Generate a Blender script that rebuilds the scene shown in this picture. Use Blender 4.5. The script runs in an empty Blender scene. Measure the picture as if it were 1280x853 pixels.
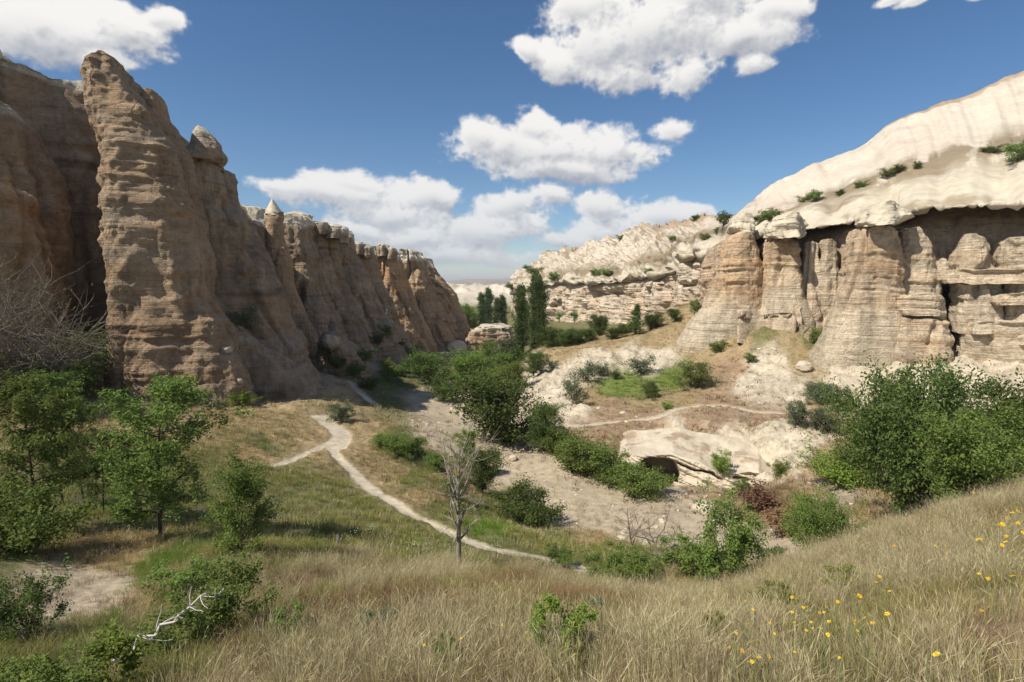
import bpy, math, random
import numpy as np
from mathutils import Vector

# ------------------------------------------------------------------ camera, sky, sun, exposure
SC = bpy.context.scene
COL = SC.collection
F, CX, CY = 700.0, 640.0, 426.5           # focal length and centre of the 1280x853 photograph
TH = math.atan(72.0 / 700.0)              # camera looks a little down
cam_d = bpy.data.cameras.new('camera')
cam_d.sensor_width = 36.0
cam_d.lens = 36.0 * F / 1280.0
cam_d.clip_end = 60000.0
cam_d.clip_start = 0.1
cam = bpy.data.objects.new('camera', cam_d)
COL.objects.link(cam)
cam.rotation_euler = (math.pi / 2 - TH, 0, 0)
SC.camera = cam

SUN_EL = math.radians(50.0)
SUN_H = (-0.84, -0.543)                   # horizontal direction towards the sun (left, a little behind)
sd = Vector((SUN_H[0] * math.cos(SUN_EL), SUN_H[1] * math.cos(SUN_EL), math.sin(SUN_EL))).normalized()
sun_d = bpy.data.lights.new('sun', 'SUN')
sun_d.energy = 4.6
sun_d.angle = math.radians(0.53)
sun_d.color = (1.0, 0.93, 0.82)
sun = bpy.data.objects.new('sun', sun_d)
COL.objects.link(sun)
sun.rotation_euler = sd.to_track_quat('Z', 'Y').to_euler()

SC.view_settings.view_transform = 'Standard'
SC.view_settings.look = 'None'
SC.view_settings.exposure = 0.34
SC.view_settings.gamma = 1.0
SC.render.engine = 'CYCLES'
SC.cycles.max_bounces = 4
SC.cycles.diffuse_bounces = 2
SC.cycles.transmission_bounces = 2
SC.cycles.transparent_max_bounces = 4
SC.cycles.volume_bounces = 0
SC.cycles.use_denoising = True

# ------------------------------------------------------------------ numeric helpers
rng0 = np.random.default_rng(11)
_perm = rng0.permutation(256)
_perm = np.concatenate([_perm, _perm, _perm]).astype(np.int32)
_g = rng0.normal(size=(256, 3)); _g /= np.linalg.norm(_g, axis=1)[:, None]
_g = _g.astype(np.float32); _gx, _gy, _gz = [np.ascontiguousarray(_g[:, i]) for i in range(3)]

def perlin(x, y, z):
    x = np.asarray(x, np.float32); y = np.asarray(y, np.float32); z = np.asarray(z, np.float32)
    x, y, z = np.broadcast_arrays(x, y, z)
    xi = np.floor(x); yi = np.floor(y); zi = np.floor(z)
    xf = x - xi; yf = y - yi; zf = z - zi
    X = xi.astype(np.int32) & 255; Y = yi.astype(np.int32) & 255; Z = zi.astype(np.int32) & 255
    u = xf * xf * xf * (xf * (xf * 6 - 15) + 10)
    v = yf * yf * yf * (yf * (yf * 6 - 15) + 10)
    w = zf * zf * zf * (zf * (zf * 6 - 15) + 10)
    def gr(dx, dy, dz):
        h = _perm[_perm[_perm[X + dx] + Y + dy] + Z + dz]
        return _gx[h] * (xf - dx) + _gy[h] * (yf - dy) + _gz[h] * (zf - dz)
    def lp(a, b, t): return a + t * (b - a)
    x0 = lp(lp(gr(0, 0, 0), gr(1, 0, 0), u), lp(gr(0, 1, 0), gr(1, 1, 0), u), v)
    x1 = lp(lp(gr(0, 0, 1), gr(1, 0, 1), u), lp(gr(0, 1, 1), gr(1, 1, 1), u), v)
    return lp(x0, x1, w) * 1.6

def fbm(x, y, z, octv=4, gain=0.5, lac=2.03, ridged=False):
    s = 0; a = 1.0; f = 1.0; n = 0
    for o in range(octv):
        p = perlin(x * f + 17.3 * o, y * f + 5.1 * o, z * f + 9.7 * o)
        if ridged: p = 1 - 2 * np.abs(p)
        s = s + a * p; n += a; a *= gain; f *= lac
    return s / n

def sstep(a, b, x):
    t = np.clip((x - a) / (b - a), 0, 1)
    return t * t * (3 - 2 * t)

def lerp(a, b, t): return a + (b - a) * t

def ray(px, py):
    a = (np.asarray(px, float) - CX) / F; k = (np.asarray(py, float) - CY) / F
    return np.stack(np.broadcast_arrays(a, math.cos(TH) - k * math.sin(TH), -math.sin(TH) - k * math.cos(TH)), -1)

def unp(px, py, Y):
    """world point at forward distance Y metres, seen in direction (px, py) of the photograph"""
    d = ray(px, py)
    return d * (np.asarray(Y, float) / d[..., 1])[..., None]

def proj(P):
    x, y, z = P[..., 0], P[..., 1], P[..., 2]
    f = y * math.cos(TH) - z * math.sin(TH)
    u = y * math.sin(TH) + z * math.cos(TH)
    f = np.where(f > 0.05, f, np.nan)
    return CX + F * x / f, CY - F * u / f

# ------------------------------------------------------------------ the sky, with its cumulus clouds
def angles(px, py):
    d = ray(px, py)
    return np.arctan2(d[..., 0], d[..., 1]), np.arctan2(d[..., 2], np.hypot(d[..., 0], d[..., 1]))

CLOUDS = [(820, 38, 120, 66), (760, 52, 80, 62), (852, 96, 56, 34), (775, 90, 60, 36), (925, 42, 72, 50), (700, 78, 42, 34),
          (962, 12, 58, 24), (942, 84, 28, 20), (880, -8, 100, 44), (736, 8, 56, 38), (665, 60, 26, 20),
          (690, 196, 118, 42), (622, 184, 58, 36), (750, 190, 40, 32), (598, 172, 38, 30), (705, 217, 96, 26), (660, 165, 40, 26),
          (842, 158, 32, 24),
          (452, 246, 108, 32), (388, 240, 66, 22), (486, 268, 90, 32), (545, 246, 44, 20), (346, 236, 30, 14), (450, 230, 50, 18),
          (604, 290, 96, 32), (640, 257, 46, 22), (692, 252, 34, 17), (520, 300, 90, 28), (560, 322, 110, 20), (452, 292, 46, 16),
          (772, 288, 68, 26), (757, 261, 34, 19), (836, 271, 56, 21), (722, 300, 34, 17), (690, 304, 22, 12), (870, 266, 26, 12),
          (80, 38, 140, 54), (25, 30, 110, 66), (160, 42, 58, 40), (204, 30, 30, 20), (124, 72, 56, 22),
          (1142, -2, 30, 12), (1120, -8, 26, 12), (1240, -4, 30, 12)]

def cloud_blobs():
    blobs = []
    for (px, py, rx, ry) in CLOUDS:
        a0, e0 = angles(px, py)
        a1, _ = angles(px + rx, py); a2, _ = angles(px - rx, py)
        _, e1 = angles(px, py - ry); _, e2 = angles(px, py + ry)
        blobs.append((float(a0), float(e0), float(abs(a1 - a2)) / 2, float(abs(e1 - e2)) / 2))
    r = np.random.default_rng(5)                      # the same kind of cumulus goes on all round
    for i in range(46):
        a = r.uniform(1.0, 2 * np.pi - 1.0); a = (a + np.pi) % (2 * np.pi) - np.pi
        e = r.choice([r.uniform(0.05, 0.2), r.uniform(0.2, 0.75)])
        s = 0.05 + 0.16 * e
        for k in range(5):
            blobs.append((a + r.normal() * s * 1.1, e + r.normal() * s * 0.3, s * r.uniform(0.6, 1.3), s * r.uniform(0.3, 0.6)))
    return blobs

def cloud_field(az, el, px_rad):
    """R light on the cloud, G cover, B nearness to the horizon, for a lattice of directions"""
    AZ, EL = np.meshgrid(az.astype(np.float32), el.astype(np.float32))
    dx = np.cos(EL) * np.sin(AZ); dy = np.cos(EL) * np.cos(AZ); dz = np.sin(EL)
    A = AZ + fbm(dx * 9, dy * 9, dz * 9, 3) * 0.035; E = EL + fbm(dx * 9 + 7, dy * 9 + 3, dz * 9 + 1, 3) * 0.022
    T = np.full(AZ.shape, -1.0, np.float32); V = np.zeros(AZ.shape, np.float32)
    lo_, hi_ = az.min() - 0.6, az.max() + 0.6
    for (a0, e0, ra, re) in cloud_blobs():
        if not (lo_ < a0 < hi_): continue
        da = A - a0
        da = (da + np.pi) % (2 * np.pi) - np.pi
        de = E - e0
        de = np.where(de < 0, de * 1.35, de)
        d = 1.0 - np.sqrt((da / ra) ** 2 + (de / re) ** 2)
        m = np.clip(0.5 + 0.5 * (d - T) / 0.35, 0, 1)
        V = V * (1 - m) + (de / re) * m
        T = T * (1 - m) + d * m + 0.35 * m * (1 - m)
    n = fbm(dx * 17, dy * 17, dz * 21, 8, 0.60)
    bil = 1 - np.abs(fbm(dx * 34 + 3, dy * 34, dz * 40, 5, 0.55)) * 2.2
    D = T * 1.05 + n * 0.78 + (bil - 0.6) * 0.18 + 0.09
    alpha = sstep(0.02, 0.46, D)
    hgt = np.clip(D, 0, 1.3) ** 0.7
    occ = np.zeros_like(D)
    for k, wgt in ((4, .3), (9, .3), (18, .25), (34, .15)):      # cloud lying between a spot and the sun
        s = k * 0.00153 / px_rad
        occ += wgt * (np.roll(np.roll(hgt, int(round(s * 0.6)), 1), -int(round(s * 0.8)), 0) - hgt)
    lit = np.clip(0.80 - occ * 1.7 + 0.20 * np.clip(V, -1, 1) + (bil - 0.6) * 0.14 + 0.30 * fbm(dx * 60, dy * 60, dz * 70, 4, 0.6), 0.0, 1.05)
    lit = lit * (1 - 0.42 * sstep(0.2, 0.9, D) * sstep(0.30, -0.45, V))
    hz = np.exp(-np.clip(EL, 0, 2) / 0.085)
    alpha = np.where(EL < 0.0, 0, alpha * (1 - 0.35 * hz))
    return np.stack([np.clip(lit, 0, 1.05) ** 1.15, alpha, hz], -1)

def build_sky_image(w=4096, h=2048):
    out = np.zeros((h, w, 4), np.float32); out[..., 3] = 1
    k = 4
    u = (np.arange(w // k) + 0.5) / (w // k)
    azs = (np.pi / 2 - (0.5 - u) * 2 * np.pi + np.pi) % (2 * np.pi) - np.pi
    els = ((np.arange(h // k) + 0.5) / (h // k) - 0.5) * np.pi
    r0 = h // k // 2 - 4
    low = cloud_field(azs, els[r0:], 2 * np.pi / (w // k))
    out[r0 * k:, :, :3] = np.repeat(np.repeat(low, k, 0), k, 1)
    c0, c1 = int(w * (0.25 - 0.185)), int(w * (0.25 + 0.185))    # finer where the valley opens
    u = (np.arange(c0, c1) + 0.5) / w
    az = np.pi / 2 - (0.5 - u) * 2 * np.pi
    az = (az + np.pi) % (2 * np.pi) - np.pi
    rows = np.arange(h // 2 - 8, h // 2 + 600)
    out[rows[0]:rows[-1] + 1, c0:c1, :3] = cloud_field(az, ((rows + 0.5) / h - 0.5) * np.pi, 2 * np.pi / w)
    return out

world = bpy.data.worlds.new('World')
SC.world = world
world.use_nodes = True
wn = world.node_tree.nodes; wl = world.node_tree.links
wn.clear()
sky = wn.new('ShaderNodeTexSky')
sky.sky_type = 'NISHITA'
sky.sun_disc = False
sky.sun_elevation = SUN_EL
sky.sun_rotation = math.atan2(SUN_H[0], SUN_H[1])
sky.altitude = 1100.0
sky.air_density = 1.0
sky.dust_density = 0.35
sky.ozone_density = 2.2
img = bpy.data.images.new('cumulus', 4096, 2048, alpha=True, float_buffer=True)
img.colorspace_settings.name = 'Non-Color'
img.pixels.foreach_set(build_sky_image().ravel())
img.update()
env = wn.new('ShaderNodeTexEnvironment'); env.image = img
sep = wn.new('ShaderNodeSeparateColor'); wl.new(env.outputs['Color'], sep.inputs[0])
def wmix(fac, a, b):
    t = wn.new('ShaderNodeMix'); t.data_type = 'RGBA'; t.clamp_factor = False
    wl.new(fac, t.inputs[0])
    for s_, v in ((t.inputs[6], a), (t.inputs[7], b)):
        if isinstance(v, tuple): s_.default_value = (*v, 1)
        else: wl.new(v, s_)
    return t.outputs[2]
ccl = wmix(sep.outputs[0], (0.40, 0.43, 0.50), (1.02, 1.0, 0.97))
hzf = wn.new('ShaderNodeMath'); hzf.operation = 'MULTIPLY'; hzf.inputs[1].default_value = 0.62; wl.new(sep.outputs[2], hzf.inputs[0])
ccl = wmix(hzf.outputs[0], ccl, (0.66, 0.68, 0.74))      # air dulls the lowest clouds
SKY_STRENGTH = 0.082
bg1 = wn.new('ShaderNodeBackground'); bg1.inputs['Strength'].default_value = SKY_STRENGTH
bg2 = wn.new('ShaderNodeBackground'); bg2.inputs['Strength'].default_value = 0.72
mix = wn.new('ShaderNodeMixShader'); wo = wn.new('ShaderNodeOutputWorld')
hs_ = wn.new('ShaderNodeHueSaturation'); hs_.inputs['Saturation'].default_value = 1.22; wl.new(sky.outputs[0], hs_.inputs['Color'])
wl.new(hs_.outputs[0], bg1.inputs[0]); wl.new(ccl, bg2.inputs[0])
wl.new(sep.outputs[1], mix.inputs[0]); wl.new(bg1.outputs[0], mix.inputs[1]); wl.new(bg2.outputs[0], mix.inputs[2])
wl.new(mix.outputs[0], wo.inputs[0])
world.cycles.sampling_method = 'MANUAL'
world.cycles.sample_map_resolution = 512

# ------------------------------------------------------------------ materials
def new_mat(name):
    m = bpy.data.materials.new(name); m.use_nodes = True
    n = m.node_tree.nodes; l = m.node_tree.links
    b = n['Principled BSDF']
    b.inputs['Roughness'].default_value = 0.9
    b.inputs['Specular IOR Level'].default_value = 0.15
    return m, n, l, b

def noise_node(n, l, vec, scale, detail=4, rough=0.55, dist=0.0):
    t = n.new('ShaderNodeTexNoise'); t.inputs['Scale'].default_value = scale
    t.inputs['Detail'].default_value = detail; t.inputs['Roughness'].default_value = rough
    t.inputs['Distortion'].default_value = dist
    if vec is not None: l.new(vec, t.inputs['Vector'])
    return t

def math_node(n, l, op, a, b=None, c=None):
    t = n.new('ShaderNodeMath'); t.operation = op
    for i, v in enumerate((a, b, c)):
        if v is None: continue
        if isinstance(v, (int, float)): t.inputs[i].default_value = v
        else: l.new(v, t.inputs[i])
    return t.outputs[0]

def mixcol(n, l, fac, a, b, mode='MIX'):
    t = n.new('ShaderNodeMix'); t.data_type = 'RGBA'; t.blend_type = mode
    for s, v in ((t.inputs[0], fac), (t.inputs[6], a), (t.inputs[7], b)):
        if isinstance(v, (int, float)): s.default_value = v
        elif isinstance(v, tuple): s.default_value = (*v, 1)
        else: l.new(v, s)
    return t.outputs[2]

def ramp(n, l, fac, stops):
    t = n.new('ShaderNodeValToRGB'); e = t.color_ramp.elements
    while len(e) < len(stops): e.new(0.5)
    for k, (p, c) in enumerate(stops):
        e[k].position = p; e[k].color = (*c, 1) if isinstance(c, tuple) else (c, c, c, 1)
    l.new(fac, t.inputs[0]); return t.outputs[0]

def surface_mat(name, scales, bump, strata=0.0, contrast=0.35, pebbles=0.0, streak=0.0):
    """rock / soil: colour from the mesh's own colour layer, grain, stains, bedding and relief from noise"""
    m, n, l, b = new_mat(name)
    at = n.new('ShaderNodeVertexColor'); at.layer_name = 'col'
    geo = n.new('ShaderNodeNewGeometry'); pos = geo.outputs['Position']
    big = noise_node(n, l, pos, scales[0], 5, 0.6)
    fine = noise_node(n, l, pos, scales[1], 6, 0.65)
    f = math_node(n, l, 'MULTIPLY', fine.outputs[0], big.outputs[0])
    g = ramp(n, l, f, [(0.10, 1 - contrast), (0.27, 1.0), (0.45, 1 + contrast * 0.55)])
    col = mixcol(n, l, 1.0, at.outputs[0], g, 'MULTIPLY')
    h = math_node(n, l, 'MULTIPLY', fine.outputs[0], 1.0)
    if strata:
        mp = n.new('ShaderNodeMapping'); mp.inputs['Scale'].default_value = (0.05, 0.05, 1.6)
        l.new(pos, mp.inputs[0])
        st = noise_node(n, l, mp.outputs[0], 1.0, 7, 0.72, 0.35)
        sr = ramp(n, l, st.outputs[0], [(0.30, 0.62), (0.42, 0.98), (0.55, 1.06), (0.70, 0.92)])
        col = mixcol(n, l, strata, col, mixcol(n, l, 1.0, col, sr, 'MULTIPLY'))
        h = math_node(n, l, 'MULTIPLY_ADD', st.outputs[0], 2.2 * strata, h)
    if streak:
        mv = n.new('ShaderNodeMapping'); mv.inputs['Scale'].default_value = (1.0, 1.0, 0.09); l.new(pos, mv.inputs[0])
        sk = noise_node(n, l, mv.outputs[0], 0.75, 6, 0.65, 0.2)
        skr = ramp(n, l, sk.outputs[0], [(0.32, 0.70), (0.46, 1.0), (0.62, 1.08)])
        col = mixcol(n, l, streak, col, mixcol(n, l, 1.0, col, skr, 'MULTIPLY'))
        h = math_node(n, l, 'MULTIPLY_ADD', sk.outputs[0], 1.6 * streak, h)
        mf = n.new('ShaderNodeMapping'); mf.inputs['Scale'].default_value = (0.22, 0.22, 5.5); l.new(pos, mf.inputs[0])
        sf = noise_node(n, l, mf.outputs[0], 1.0, 5, 0.7, 0.5)                      # thin bedding lines, broken up
        sfr = ramp(n, l, sf.outputs[0], [(0.30, 0.55), (0.40, 0.97), (0.60, 1.03)])
        col = mixcol(n, l, 0.7 * streak, col, mixcol(n, l, 1.0, col, sfr, 'MULTIPLY'))
        h = math_node(n, l, 'MULTIPLY_ADD', sf.outputs[0], 0.9 * streak, h)
        wp = n.new('ShaderNodeVectorMath'); wp.operation = 'ADD'; l.new(pos, wp.inputs[0])
        wn_ = noise_node(n, l, pos, 0.5, 4); l.new(wn_.outputs['Color'], wp.inputs[1])
        vc = n.new('ShaderNodeTexVoronoi'); vc.feature = 'DISTANCE_TO_EDGE'; vc.inputs['Scale'].default_value = 0.42; l.new(wp.outputs[0], vc.inputs['Vector'])
        vcr = ramp(n, l, vc.outputs['Distance'], [(0.0, 0.0), (0.035, 1.0)])
        h = math_node(n, l, 'MULTIPLY_ADD', math_node(n, l, 'MULTIPLY', vcr, ramp(n, l, big.outputs[0], [(0.42, 0.0), (0.62, 1.0)])), 0.35 * streak, h)
        pit = noise_node(n, l, pos, 5.5, 3, 0.6)
        ptr = ramp(n, l, pit.outputs[0], [(0.30, 0.0), (0.42, 1.0)])
        h = math_node(n, l, 'MULTIPLY_ADD', ptr, 0.35 * streak, h)
    if pebbles:
        vo = n.new('ShaderNodeTexVoronoi'); vo.inputs['Scale'].default_value = pebbles; l.new(pos, vo.inputs['Vector'])
        vr = ramp(n, l, vo.outputs['Distance'], [(0.0, 1.12), (0.35, 1.0), (0.7, 0.8)])
        col = mixcol(n, l, 0.6, col, mixcol(n, l, 1.0, col, vr, 'MULTIPLY'))
        h = math_node(n, l, 'MULTIPLY_ADD', vo.outputs['Distance'], -0.5, h)
    l.new(col, b.inputs['Base Color'])
    bp = n.new('ShaderNodeBump'); bp.inputs['Strength'].default_value = bump; bp.inputs['Distance'].default_value = 0.35
    l.new(h, bp.inputs['Height']); l.new(bp.outputs[0], b.inputs['Normal'])
    return m

M_ground = surface_mat('soil and turf', (0.35, 3.2), 0.35, 0, 0.42, 2.6)
M_bed = surface_mat('pale sand', (0.3, 2.2), 0.35, 0, 0.30, 1.6)
M_cliff = surface_mat('tuff with bedding', (0.16, 1.5), 0.9, 0.55, 0.45, 0, 0.85)
M_white = surface_mat('pale tuff', (0.12, 0.9), 0.5, 0.08, 0.22, 0, 0.14)
M_far = surface_mat('far land', (0.004, 0.03), 0.2, 0, 0.5)

def tint_mat(name, col, col2, rough=0.8, trans=0.0, attr=True, objrand=0.12, scale=3.0):
    """leaves and blades: two tones by the mesh's own per-leaf value, some light passing through"""
    m, n, l, b = new_mat(name)
    if attr:
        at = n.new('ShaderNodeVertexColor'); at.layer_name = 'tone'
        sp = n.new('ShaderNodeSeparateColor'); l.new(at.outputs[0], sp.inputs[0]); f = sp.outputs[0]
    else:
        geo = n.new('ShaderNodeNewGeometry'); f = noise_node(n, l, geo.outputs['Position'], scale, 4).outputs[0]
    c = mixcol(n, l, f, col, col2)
    oi = n.new('ShaderNodeObjectInfo')
    hs = n.new('ShaderNodeHueSaturation')
    l.new(math_node(n, l, 'MULTIPLY_ADD', oi.outputs['Random'], objrand * 4, 1 - objrand * 2), hs.inputs['Value'])
    l.new(math_node(n, l, 'MULTIPLY_ADD', oi.outputs['Random'], objrand * 0.22, 0.5 - objrand * 0.11), hs.inputs['Hue'])
    l.new(c, hs.inputs['Color'])
    l.new(hs.outputs[0], b.inputs['Base Color'])
    b.inputs['Roughness'].default_value = rough
    if trans:
        tr = n.new('ShaderNodeBsdfTranslucent'); l.new(hs.outputs[0], tr.inputs[0])
        ms = n.new('ShaderNodeMixShader'); ms.inputs[0].default_value = trans
        l.new(b.outputs[0], ms.inputs[1]); l.new(tr.outputs[0], ms.inputs[2])
        l.new(ms.outputs[0], n['Material Output'].inputs[0])
    return m

M_leaf_locust = tint_mat('locust leaf', (0.105, 0.16, 0.034), (0.235, 0.305, 0.075), 0.6, 0.38)
M_leaf_dark = tint_mat('dark leaf', (0.066, 0.108, 0.028), (0.16, 0.215, 0.055), 0.55, 0.38)
M_leaf_bright = tint_mat('bright leaf', (0.13, 0.2, 0.03), (0.28, 0.36, 0.07), 0.6, 0.38)
M_leaf_grey = tint_mat('grey green leaf', (0.085, 0.115, 0.058), (0.16, 0.19, 0.10), 0.7, 0.2)
M_leaf_poplar = tint_mat('poplar leaf', (0.07, 0.115, 0.034), (0.15, 0.21, 0.065), 0.55, 0.38)
M_leaf_yellow = tint_mat('yellowish leaf', (0.13, 0.16, 0.03), (0.26, 0.27, 0.06), 0.65, 0.3)
M_leaf_red = tint_mat('rusty dry leaf', (0.15, 0.085, 0.05), (0.27, 0.165, 0.095), 0.8, 0.15)
M_bark = tint_mat('dark bark', (0.055, 0.043, 0.032), (0.13, 0.105, 0.08), 0.95, 0, False, 0.1, 9.0)
M_bark_pale = tint_mat('grey weathered bark', (0.20, 0.175, 0.14), (0.44, 0.40, 0.33), 0.95, 0, False, 0.08, 7.0)
M_bark_dead = tint_mat('dead grey brown wood', (0.095, 0.075, 0.058), (0.24, 0.205, 0.165), 0.95, 0, False, 0.1, 5.0)
M_grass_pale = tint_mat('pale dry feather grass', (0.28, 0.235, 0.12), (0.56, 0.485, 0.295), 0.85, 0.28, True, 0.12)
M_grass_green = tint_mat('meadow grass', (0.155, 0.165, 0.045), (0.36, 0.33, 0.105), 0.8, 0.28, True, 0.12)
M_grass_lush = tint_mat('lush grass', (0.10, 0.19, 0.02), (0.19, 0.30, 0.045), 0.7, 0.32, True, 0.08)
M_grass_gold = tint_mat('golden dry grass', (0.29, 0.21, 0.10), (0.52, 0.395, 0.20), 0.85, 0.2, True, 0.12)
M_weed_brown = tint_mat('russet dry weed', (0.105, 0.058, 0.036), (0.27, 0.165, 0.095), 0.9, 0.12, True, 0.14)
M_petal_white = tint_mat('white petals', (0.62, 0.61, 0.52), (0.80, 0.79, 0.72), 0.7, 0.2)
M_petal = tint_mat('yellow petals', (0.72, 0.43, 0.01), (0.86, 0.60, 0.02), 0.6, 0.2)
M_disc = tint_mat('flower disc', (0.55, 0.26, 0.01), (0.62, 0.33, 0.02), 0.8, 0, False, 0.05, 400)
M_stem = tint_mat('green stem', (0.14, 0.17, 0.06), (0.26, 0.27, 0.12), 0.8, 0, False, 0.05, 40)
M_stone = tint_mat('loose pale stone', (0.38, 0.31, 0.235), (0.62, 0.55, 0.44), 0.95, 0, False, 0.08, 3)

# ------------------------------------------------------------------ mesh helpers
def mesh_np(name, verts, quads=None, tris=None, mat=None, col=None, colname='col', smooth=True):
    me = bpy.data.meshes.new(name)
    verts = np.ascontiguousarray(verts, np.float32).reshape(-1, 3)
    nq = 0 if quads is None else len(quads); nt = 0 if tris is None else len(tris)
    me.vertices.add(len(verts)); me.vertices.foreach_set('co', verts.ravel())
    loops = []
    if nq: loops.append(np.asarray(quads, np.int32).ravel())
    if nt: loops.append(np.asarray(tris, np.int32).ravel())
    lv = np.concatenate(loops) if loops else np.zeros(0, np.int32)
    me.loops.add(len(lv)); me.loops.foreach_set('vertex_index', lv)
    me.polygons.add(nq + nt)
    st = np.concatenate([np.arange(nq) * 4, nq * 4 + np.arange(nt) * 3]).astype(np.int32)
    me.polygons.foreach_set('loop_start', st)
    me.polygons.foreach_set('loop_total', np.concatenate([np.full(nq, 4), np.full(nt, 3)]).astype(np.int32))
    me.polygons.foreach_set('use_smooth', np.full(nq + nt, smooth))
    if col is not None:
        a = me.color_attributes.new(colname, 'FLOAT_COLOR', 'POINT')
        c = np.ones((len(verts), 4), np.float32)
        col = np.asarray(col, np.float32)
        c[:, :3] = col[:, None] if col.ndim == 1 else col
        a.data.foreach_set('color', c.ravel())
    me.update(calc_edges=True)
    if mat: me.materials.append(mat)
    return me

def link(name, me, parent=None, loc=None, rot=None, scale=None):
    o = bpy.data.objects.new(name, me); COL.objects.link(o)
    if parent is not None: o.parent = parent
    if loc is not None: o.location = loc
    if rot is not None: o.rotation_euler = rot
    if scale is not None: o.scale = scale if hasattr(scale, '__len__') else (scale,) * 3
    return o

def tag(o, label=None, cat=None, group=None, kind=None):
    if label: o['label'] = label
    if cat: o['category'] = cat
    if group: o['group'] = group
    if kind: o['kind'] = kind
    return o

def grid_quads(nr, nc, wrap=False):
    i, j = np.meshgrid(np.arange(nr - 1), np.arange(nc if wrap else nc - 1), indexing='ij')
    j2 = (j + 1) % nc
    return np.stack([i * nc + j, i * nc + j2, (i + 1) * nc + j2, (i + 1) * nc + j], -1).reshape(-1, 4)

def grid_normals(P, wrap=False):
    du = (np.roll(P, -1, 1) - np.roll(P, 1, 1)) if wrap else np.gradient(P, axis=1)
    dv = np.gradient(P, axis=0)
    n = np.cross(du, dv)
    return n / (np.linalg.norm(n, axis=-1, keepdims=True) + 1e-9)

SURF = []      # points of every terrain surface, for standing plants on them
def remember(P, col=None): SURF.append(np.asarray(P, np.float32).reshape(-1, 3))

# ------------------------------------------------------------------ ground: heights from surveyed spots of the place
G_PX = [  # (px, py, metres forward)
 (640,853,4.0),(300,853,5.0),(0,853,6.0),(-150,853,6.2),(950,853,3.4),(1280,853,2.8),(1420,800,3.0),
 (640,770,6.5),(400,770,7.6),(150,780,9.0),(850,800,5.0),(1100,780,5.0),(1280,720,6.0),(0,780,8.6),(1400,700,6.5),
 (330,746,9.8),(450,743,9.4),(560,741,9.0),(700,750,8.6),(800,766,8.1),(870,782,7.6),(950,745,8.8),(1060,686,10.8),(1170,646,12.3),(1280,612,13.3),(1400,588,14.0),
 (870,752,12.0),(960,690,24),(880,702,19),(1060,694,16.5),(1170,662,18),(1280,640,20),(1400,640,20),(960,712,14),
 (740,716,14.5),(650,700,16.5),(568,706,16.5),(450,708,14.5),(600,680,20),(520,650,24),(450,600,32),(420,545,42),(400,522,48),
 (350,640,22),(350,590,30),(300,692,13.6),(210,676,16.2),(100,730,12),(60,690,15),(0,700,13),(45,662,17),(-120,680,14),(150,600,25),(250,560,34),
 (330,520,46),(200,510,46),(60,520,40),(0,500,40),(-120,500,38),
 (300,502,54),(395,474,66),(200,497,50),(100,497,46),(430,505,56),(410,512,52),
 (450,503,62),(470,472,84),(457,452,98),(520,472,90),(520,440,135),(590,438,160),(490,500,66),
 (700,590,40),(760,640,33),(640,555,47),(600,600,39),(655,652,32.5),(560,494,75),(545,522,62),(600,492,78),(640,472,95),(850,655,29),(800,682,25.5),(700,662,29),
 (520,545,44),(575,603,36.5),(540,600,33),(620,657,26),(555,548,45),(600,560,45),
 (720,530,54),(850,510,57),(980,515,54),(700,500,66),(680,472,80),(740,440,88),(830,440,86),(790,490,68),(870,470,72),(930,440,76),(900,400,88),(840,402,102),
 (860,382,112),(960,385,83),(1000,400,79),(1020,440,73),(1000,480,64),(1060,500,58),(660,440,100),(690,455,88),
 (880,540,47),(950,560,43.5),(830,607,39),(900,614,38),(822,606,41.5),(822,602,44),(880,614,41),(930,622,41),(870,602,44),(930,604,43),(850,590,45.5),(1000,600,35),(1050,560,40),(1100,540,44),(1200,520,48),(1280,500,52),(1400,500,50),(1050,640,27),(930,650,29.5),
 (780,548,47),(1120,600,30),(1240,580,32),
 (655,450,122),(620,442,140),(690,432,130),(740,420,150),(760,412,190),(700,407,235),(600,407,270),(575,404,290),(640,404,300),(600,384,400),(800,405,130)]
G_XYZ = [(0,0,-1.7),(-6,0,-2.6),(6,0,-1.2),(0,-4,-1.4),(-8,-3.5,-2.4),(8,-3.5,-0.5),(-100,390,-18),(150,390,-8),(60,390,-15),(-60,100,-8),(-62,60,-5),(-60,160,-12),
 (-70,250,-15),(85,100,0),(95,200,2),(90,60,-3),(-160,200,-6),(-70,35,-5),(70,35,-6),(40,14,-5),(-40,14,-6),(-30,25,-7.2)]
def uv_of(X, Y): return X / (Y + 6.0), np.log(np.maximum(Y + 6.0, 0.5))
cp = np.concatenate([np.array([unp(*c) for c in G_PX]), np.array(G_XYZ, float)])
cu, cv = uv_of(cp[:, 0], cp[:, 1])
KU, KV, C2 = 1.15, 0.75, 0.035 ** 2
def rbf_k(du, dv): return np.sqrt((du * KU) ** 2 + (dv * KV) ** 2 + C2)
A_ = rbf_k(cu[:, None] - cu[None], cv[:, None] - cv[None]) + np.eye(len(cu)) * -0.004
Pm = np.stack([np.ones_like(cu), cu, cv], 1)
big = np.block([[A_, Pm], [Pm.T, np.zeros((3, 3))]])
sol = np.linalg.solve(big, np.concatenate([cp[:, 2], np.zeros(3)]))
wts, lin = sol[:-3], sol[-3:]

NR, NC = 760, 760
vv = np.linspace(math.log(1.6), math.log(410.0), NR)
uu = np.linspace(-1.22, 1.22, NC)
GU, GV = np.meshgrid(uu, vv)
GY = np.exp(GV) - 6.0
GX = GU * (GY + 6.0)
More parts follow.
